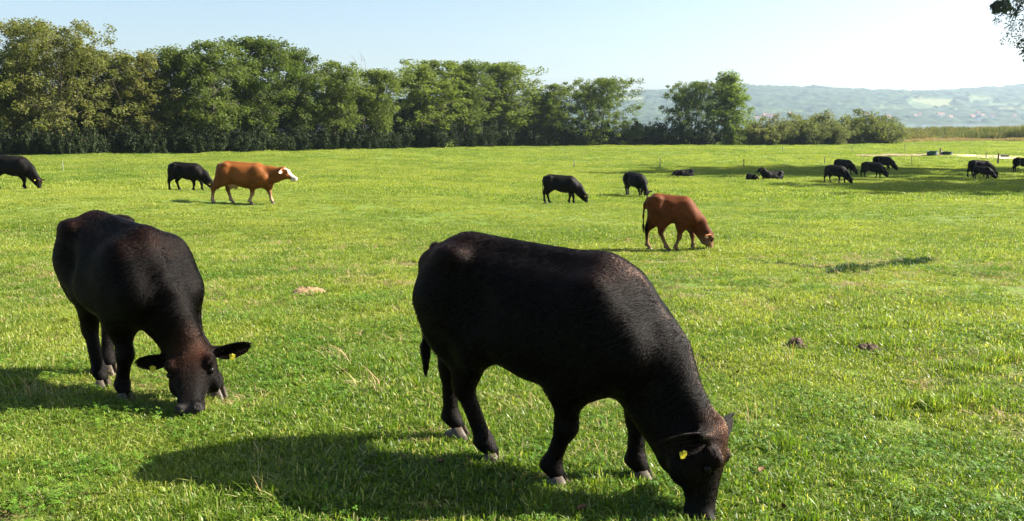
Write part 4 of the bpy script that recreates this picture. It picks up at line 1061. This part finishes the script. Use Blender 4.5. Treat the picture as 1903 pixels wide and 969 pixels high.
# ---------------------------------------------------------------- grass and reeds
def scatter(name, pts, rot, scl, kind, tint, protos):
    coll = bpy.data.collections.new(name + '_kinds')
    for i, me in enumerate(protos): coll.objects.link(bpy.data.objects.new(f'{name}_kind_{i:02d}', me))
    me = bpy.data.meshes.new(name); n = len(pts)
    me.vertices.add(n); me.vertices.foreach_set('co', np.asarray(pts, np.float32).ravel())
    me.attributes.new('rot', 'FLOAT_VECTOR', 'POINT').data.foreach_set('vector', np.asarray(rot, np.float32).ravel())
    me.attributes.new('scl', 'FLOAT_VECTOR', 'POINT').data.foreach_set('vector', np.asarray(scl, np.float32).ravel())
    me.attributes.new('kind_id', 'INT', 'POINT').data.foreach_set('value', np.asarray(kind, np.int32))
    me.attributes.new('tint', 'FLOAT', 'POINT').data.foreach_set('value', np.asarray(tint, np.float32))
    o = add(name, me)
    ng = bpy.data.node_groups.new(name + '_scatter', 'GeometryNodeTree')
    ng.interface.new_socket('Geometry', in_out='INPUT', socket_type='NodeSocketGeometry'); ng.interface.new_socket('Geometry', in_out='OUTPUT', socket_type='NodeSocketGeometry')
    gi, go = ng.nodes.new('NodeGroupInput'), ng.nodes.new('NodeGroupOutput'); ip = ng.nodes.new('GeometryNodeInstanceOnPoints')
    ci = ng.nodes.new('GeometryNodeCollectionInfo'); ci.inputs['Collection'].default_value = coll; ci.inputs['Separate Children'].default_value = True; ci.inputs['Reset Children'].default_value = True
    def na(nm, t):
        a = ng.nodes.new('GeometryNodeInputNamedAttribute'); a.data_type = t; a.inputs['Name'].default_value = nm; return a.outputs['Attribute']
    L = ng.links.new
    L(gi.outputs[0], ip.inputs['Points']); L(ci.outputs[0], ip.inputs['Instance']); ip.inputs['Pick Instance'].default_value = True
    L(na('kind_id', 'INT'), ip.inputs['Instance Index']); L(na('rot', 'FLOAT_VECTOR'), ip.inputs['Rotation']); L(na('scl', 'FLOAT_VECTOR'), ip.inputs['Scale'])
    L(ip.outputs[0], go.inputs[0])
    md = o.modifiers.new('scatter', 'NODES'); md.node_group = ng
    return o

def grass_mat(name, c1, c2, c3, trans=0.48, rough=0.40, spec=0.32):
    m = NM(name)
    ti = m.n('ShaderNodeAttribute', _attribute_name='tint', _attribute_type='INSTANCER')
    ct = m.n('ShaderNodeAttribute', _attribute_name='Coat')      # per blade: r = random, g = height along the blade
    sp = m.n('ShaderNodeSeparateColor'); m.link(ct, 'Color', sp, 0)
    base = m.mix((ti), c1, c2); m.t.links.new(ti.outputs['Fac'], base.inputs[0])
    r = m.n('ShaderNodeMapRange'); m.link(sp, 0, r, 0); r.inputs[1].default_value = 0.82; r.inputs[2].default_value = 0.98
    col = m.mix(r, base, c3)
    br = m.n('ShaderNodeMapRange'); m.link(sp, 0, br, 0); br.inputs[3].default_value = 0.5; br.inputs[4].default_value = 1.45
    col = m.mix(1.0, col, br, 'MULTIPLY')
    p = m.n('ShaderNodeBsdfPrincipled', Roughness=rough); p.inputs['Specular IOR Level'].default_value = spec
    m.link(col, 2, p, 'Base Color')
    t = m.n('ShaderNodeBsdfTranslucent'); tc = m.mix(1.0, col, (1.22, 1.25, 0.5), 'MULTIPLY'); m.link(tc, 2, t, 'Color')
    mx = m.n('ShaderNodeMixShader', Fac=trans); m.link(p, 0, mx, 1); m.link(t, 0, mx, 2); m.link(mx, 0, m.out, 'Surface'); return m.m
M_GRASS = grass_mat('grass_blade', (0.118, 0.200, 0.017), (0.265, 0.315, 0.046), (0.34, 0.31, 0.13))
M_CLOVER = grass_mat('clover_leaf', (0.085, 0.185, 0.016), (0.150, 0.245, 0.026), (0.14, 0.22, 0.03), 0.4, 0.6, 0.25)
M_SHADE_TUFT = grass_mat('shade_dark_tuft', (0.022, 0.060, 0.010), (0.050, 0.100, 0.018), (0.05, 0.10, 0.02), 0.25, 0.5, 0.3)  # dark blade colour paints the shadow streak, also used in a few right-hand tufts
M_STRAW = grass_mat('dry_straw', (0.30, 0.22, 0.11), (0.42, 0.34, 0.18), (0.34, 0.20, 0.10), 0.25, 0.6, 0.3)
M_REED = grass_mat('reed_stem', (0.085, 0.120, 0.034), (0.17, 0.160, 0.06), (0.22, 0.17, 0.08), 0.35, 0.6, 0.3)

def blades(seed, n, patch, hmin, hmax, w, mat, lean=0.5, tuft=False, flat=0.0):
    rg = np.random.default_rng(seed); v, f, c = [], [], []
    cl = rg.uniform(-patch / 2, patch / 2, (max(3, n // 9), 2))
    for i in range(n):
        if tuft: x, y = rg.normal(0, patch * 0.22, 2)
        elif rg.random() < 0.6: x, y = cl[rg.integers(len(cl))] + rg.normal(0, patch * 0.05, 2)
        else: x, y = rg.uniform(-patch / 2, patch / 2, 2)
        h = rg.uniform(hmin, hmax) ** 1.0; a = rg.uniform(0, 6.283); ww = w * rg.uniform(0.6, 1.4); ln = abs(rg.normal(0, lean)) * h + flat * h
        dx, dy = math.cos(a), math.sin(a); px, py = -dy * ww / 2, dx * ww / 2; b = len(v); rnd = rg.random()
        tw = rg.normal(0, 0.5)
        for t, k in ((0.0, 0.8), (0.45, 1.0), (0.8, 0.7)):
            o = ln * t ** 1.8; z = h * t * (1 - 0.25 * min(1.2, ln / h) * t)
            qx, qy = px * k * math.cos(tw * t) - py * k * math.sin(tw * t), px * k * math.sin(tw * t) + py * k * math.cos(tw * t)
            v += [(x + dx * o - qx, y + dy * o - qy, z), (x + dx * o + qx, y + dy * o + qy, z)]; c += [(rnd, t, 0)] * 2
        o = ln; z = h * (1 - 0.25 * min(1.2, ln / h)); v.append((x + dx * o, y + dy * o, z)); c.append((rnd, 1, 0))
        f += [(b, b + 1, b + 3, b + 2), (b + 2, b + 3, b + 5, b + 4), (b + 4, b + 5, b + 6, b + 6)]
    F4 = np.array(f); me = bpy.data.meshes.new('grass')
    me.from_pydata(v, [], [tuple(q) if q[2] != q[3] else tuple(q[:3]) for q in f]); me.update()
    at = me.color_attributes.new('Coat', 'FLOAT_COLOR', 'POINT'); cc = np.ones((len(v), 4), np.float32); cc[:, :3] = c; at.data.foreach_set('color', cc.ravel())
    me.polygons.foreach_set('use_smooth', np.ones(len(me.polygons), bool)); me.materials.append(mat); return me
def clover(seed, n, patch, mat):
    rg = np.random.default_rng(seed); v, f, c = [], [], []
    for i in range(n):
        x, y = rg.normal(0, patch * 0.3, 2); z = rg.uniform(0.015, 0.05); s = rg.uniform(0.004, 0.008); a0 = rg.uniform(0, 6.28); rnd = rg.random(); tx, ty = rg.normal(0, 0.35, 2)
        for k in range(3):
            a = a0 + k * 2.094; ca, sa = math.cos(a), math.sin(a); b = len(v)
            for (u_, w_) in ((0.1, 0), (0.9, -0.75), (1.9, -0.45), (1.75, 0), (1.9, 0.45), (0.9, 0.75)):
                px, py = (u_ * ca - w_ * sa) * s, (u_ * sa + w_ * ca) * s; v.append((x + px, y + py, z + px * tx + py * ty + 0.15 * s * abs(w_))); c.append((rnd * 0.8, 0.5, 0))
            f.append(tuple(range(b, b + 6)))
    me = bpy.data.meshes.new('clover'); me.from_pydata(v, [], f); me.update()
    at = me.color_attributes.new('Coat', 'FLOAT_COLOR', 'POINT'); cc = np.ones((len(v), 4), np.float32); cc[:, :3] = c; at.data.foreach_set('color', cc.ravel()); me.materials.append(mat); return me

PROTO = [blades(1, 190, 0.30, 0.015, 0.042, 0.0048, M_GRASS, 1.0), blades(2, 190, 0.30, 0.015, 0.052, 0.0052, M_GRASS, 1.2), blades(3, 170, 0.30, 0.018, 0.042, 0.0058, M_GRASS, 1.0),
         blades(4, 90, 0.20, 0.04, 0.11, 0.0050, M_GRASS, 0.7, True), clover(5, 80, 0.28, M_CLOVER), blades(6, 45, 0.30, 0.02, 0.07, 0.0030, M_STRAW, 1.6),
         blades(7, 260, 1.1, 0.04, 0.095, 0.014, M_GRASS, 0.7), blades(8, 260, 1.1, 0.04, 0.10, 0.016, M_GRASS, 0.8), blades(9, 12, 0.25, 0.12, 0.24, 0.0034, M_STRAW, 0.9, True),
         blades(10, 110, 0.26, 0.03, 0.10, 0.0070, M_SHADE_TUFT, 0.9, True)]
def wedge(n, y0, y1, side, rg):
    """points spread evenly over the part of the field in front of the camera and a little beyond both sides"""
    y = np.sqrt(rg.uniform(y0 * y0, y1 * y1, n)); x = rg.uniform(-1, 1, n) * (0.60 * y + side); return x, y
rg = np.random.default_rng(77); PX, PY, PK, PS, PT = [], [], [], [], []
def lay(x, y, kind, s, tint):
    PX.append(x); PY.append(y); PK.append(kind); PS.append(s); PT.append(tint)
def tintf(x, y, rg):
    return np.clip(0.5 + 1.0 * (vn(x + 500, y + 500, 0.45, 33) - 0.5) + 0.9 * (vn(x + 500, y + 500, 2.3, 31) - 0.5) + 0.8 * (vn(x + 500, y + 500, 9.0, 32) - 0.5) + rg.normal(0, 0.16, len(x)), 0, 1)
for n, y0, y1, side in ((9000, 1.6, 9, 1.5), (17000, 9, 22, 2), (14000, 22, 40, 3)):
    x, y = wedge(n, y0, y1, side, rg); b = bare(x, y); keep = rg.random(n) < np.clip((0.70 - b) / 0.14, 0.30, 1); x, y = x[keep], y[keep]
    lush = vn(x + 100, y + 100, 1.6, 43) ** 2
    lay(x, y, rg.integers(0, 3, len(x)), (0.75 + 0.55 * lush) * rg.uniform(0.8, 1.2, len(x)) * np.where(y > 14, 1.35, 1), tintf(x, y, rg))
x, y = wedge(3600, 1.6, 20, 1.5, rg); k = (vn(x + 100, y + 100, 1.6, 43) > 0.55) | (rg.random(len(x)) < 0.07); x, y = x[k], y[k]; lay(x, y, np.full(len(x), 3), rg.uniform(0.5, 1.0, len(x)), tintf(x, y, rg) * 0.8)
x, y = wedge(2600, 1.6, 12, 1.5, rg); k = vn(x + 700, y + 700, 1.1, 44) > 0.52; x, y = x[k], y[k]; lay(x, y, np.full(len(x), 4), rg.uniform(0.7, 1.2, len(x)), tintf(x, y, rg))
x, y = wedge(2600, 1.6, 18, 1.5, rg); k = bare(x, y) > 0.55; x, y = x[k], y[k]; lay(x, y, np.full(len(x), 5), rg.uniform(0.8, 1.3, len(x)), rg.random(len(x)))
x, y = wedge(90, 1.6, 12, 1.5, rg); lay(x, y, np.full(len(x), 8), rg.uniform(0.5, 1.0, len(x)), rg.random(len(x)))
for n, y0, y1, side in ((16000, 36, 90, 4), (22000, 90, 235, 10)):
    x, y = wedge(n, y0, y1, side, rg); lay(x, y, rg.integers(6, 8, len(x)), rg.uniform(0.8, 1.3, len(x)) * np.where(y > 90, 1.5, 1.0), tintf(x, y, rg))
# tussocks: dark row imitating a cast shadow, a few thick tufts on the right
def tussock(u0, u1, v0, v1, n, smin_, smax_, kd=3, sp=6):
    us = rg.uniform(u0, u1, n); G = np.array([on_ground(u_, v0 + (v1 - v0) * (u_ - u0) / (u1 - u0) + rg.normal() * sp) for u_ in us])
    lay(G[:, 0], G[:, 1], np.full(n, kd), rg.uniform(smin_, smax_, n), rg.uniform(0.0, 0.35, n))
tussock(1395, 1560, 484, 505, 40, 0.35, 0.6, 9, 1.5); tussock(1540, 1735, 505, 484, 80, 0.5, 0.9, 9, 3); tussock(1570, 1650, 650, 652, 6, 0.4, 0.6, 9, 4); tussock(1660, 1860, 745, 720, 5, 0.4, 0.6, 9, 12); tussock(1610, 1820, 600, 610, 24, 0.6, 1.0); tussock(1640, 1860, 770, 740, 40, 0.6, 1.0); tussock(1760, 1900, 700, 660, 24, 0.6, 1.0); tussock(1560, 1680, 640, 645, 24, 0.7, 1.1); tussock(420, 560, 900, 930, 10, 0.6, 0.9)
GX, GY_ = np.concatenate(PX), np.concatenate(PY); GK, GS, GT = np.concatenate(PK), np.concatenate(PS), np.concatenate(PT)
def in_strip(x, y, A, B, pad):
    lo = np.interp(x, A[:, 0], A[:, 1], left=1e9, right=1e9); hi = np.interp(x, B[:, 0], B[:, 1], left=-1e9, right=-1e9); return (y > lo - pad) & (y < hi + pad)
ok = ~in_strip(GX, GY_, pA, pB, 1.2) & (~in_strip(GX, GY_, eA, eB, 0.5) | (rg.random(len(GX)) < 0.25))
GX, GY_, GK, GS, GT = GX[ok], GY_[ok], GK[ok], GS[ok], GT[ok]
n = len(GX); rot = np.stack([rg.normal(0, 0.06, n), rg.normal(0, 0.06, n), rg.uniform(0, 6.28, n)], 1)
scl = np.stack([GS, GS, GS * rg.uniform(0.8, 1.2, n)], 1)
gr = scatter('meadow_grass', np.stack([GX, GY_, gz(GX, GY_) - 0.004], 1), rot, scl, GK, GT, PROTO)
tag(gr, 'short bright green meadow grass covering the whole pasture', 'grass', kind='stuff')

# reeds and rough grass before the lake
def reed_clump(seed, n, R_, h, w):
    return blades(seed, n, R_ * 2, h * 0.65, h, w, M_REED, 0.14)
RP = [reed_clump(91, 90, 1.3, 2.9, 0.07), reed_clump(92, 90, 1.3, 2.5, 0.08), blades(93, 120, 2.2, 0.4, 0.9, 0.05, M_STRAW, 0.4)]
xs_, ys_, ks_, ts_ = [], [], [], []
n = 12000; y = rg.uniform(212, 330, n); x = rg.uniform(62, 300, n); edge = 206 + 18 * np.clip((x - 70) / 60, 0, 1) + 3 * np.sin(x * 0.13); k = y > edge; x, y = x[k], y[k]
xs_.append(x); ys_.append(y); ks_.append(rg.integers(0, 2, len(x))); ts_.append(np.clip(1.6 * vn(x, y, 9, 51) - 0.3 + rg.normal(0, 0.2, len(x)), 0, 1))
n = 900; x = rg.uniform(55, 300, n); y = 203 + 18 * np.clip((x - 70) / 60, 0, 1) + 3 * np.sin(x * 0.13) + rg.uniform(-2, 3, n)
xs_.append(x); ys_.append(y); ks_.append(np.full(n, 2)); ts_.append(rg.random(n))
x, y = np.concatenate(xs_), np.concatenate(ys_); n = len(x); ks_cat = np.concatenate(ks_)
rd = scatter('reed_bed', np.stack([x, y, gz(x, y) - 0.02], 1), np.stack([np.zeros(n), np.zeros(n), rg.uniform(0, 6.28, n)], 1), np.stack([rg.uniform(.9, 1.2, n)] * 2 + [rg.uniform(0.65, 1.15, n) * (0.80 + 0.75 * vn(x, y, 5, 52)) * (0.50 + 0.62 * np.clip((x - 106) / 22, 0, 1)) ** (ks_cat < 2)], 1), np.concatenate(ks_), np.concatenate(ts_), RP)
tag(rd, 'tan and green reed bed between the meadow and the lake', 'reeds', kind='stuff')
for u, vt, w, me in [(1883, 240, 46, B_MID[1]), (1745, 240, 30, B_GREY[0]), (1820, 241, 34, B_GREY[1])]:
    g = on_ground(u, 260.5); H_ = at_depth(u, vt, g[1])[2] - g[2]; w_ = w * g[1] / 1648
    make_bush('bush', me, (g[0], g[1], g[2]), (w_ / 4, w_ / 4, H_ / 3), 1.0, 'low bush standing among the tan reeds before the lake', 'bushes in the reed bed')
# ---------------------------------------------------------------- summer haze over lake and hills
hz = MB(); hz.box((100, 2250, 117), (8400, 4900, 262)); hm = NM('haze_air')
hv = hm.n('ShaderNodeVolumePrincipled', Density=0.000088, Anisotropy=0.3); hv.inputs['Color'].default_value = (0.64, 0.82, 1.0, 1)
hm.link(hv, 0, hm.out, 'Volume')
tag(hz.build('haze', hm.m, None, False), 'thin pale summer haze between the meadow and the far hills', 'haze', kind='stuff')
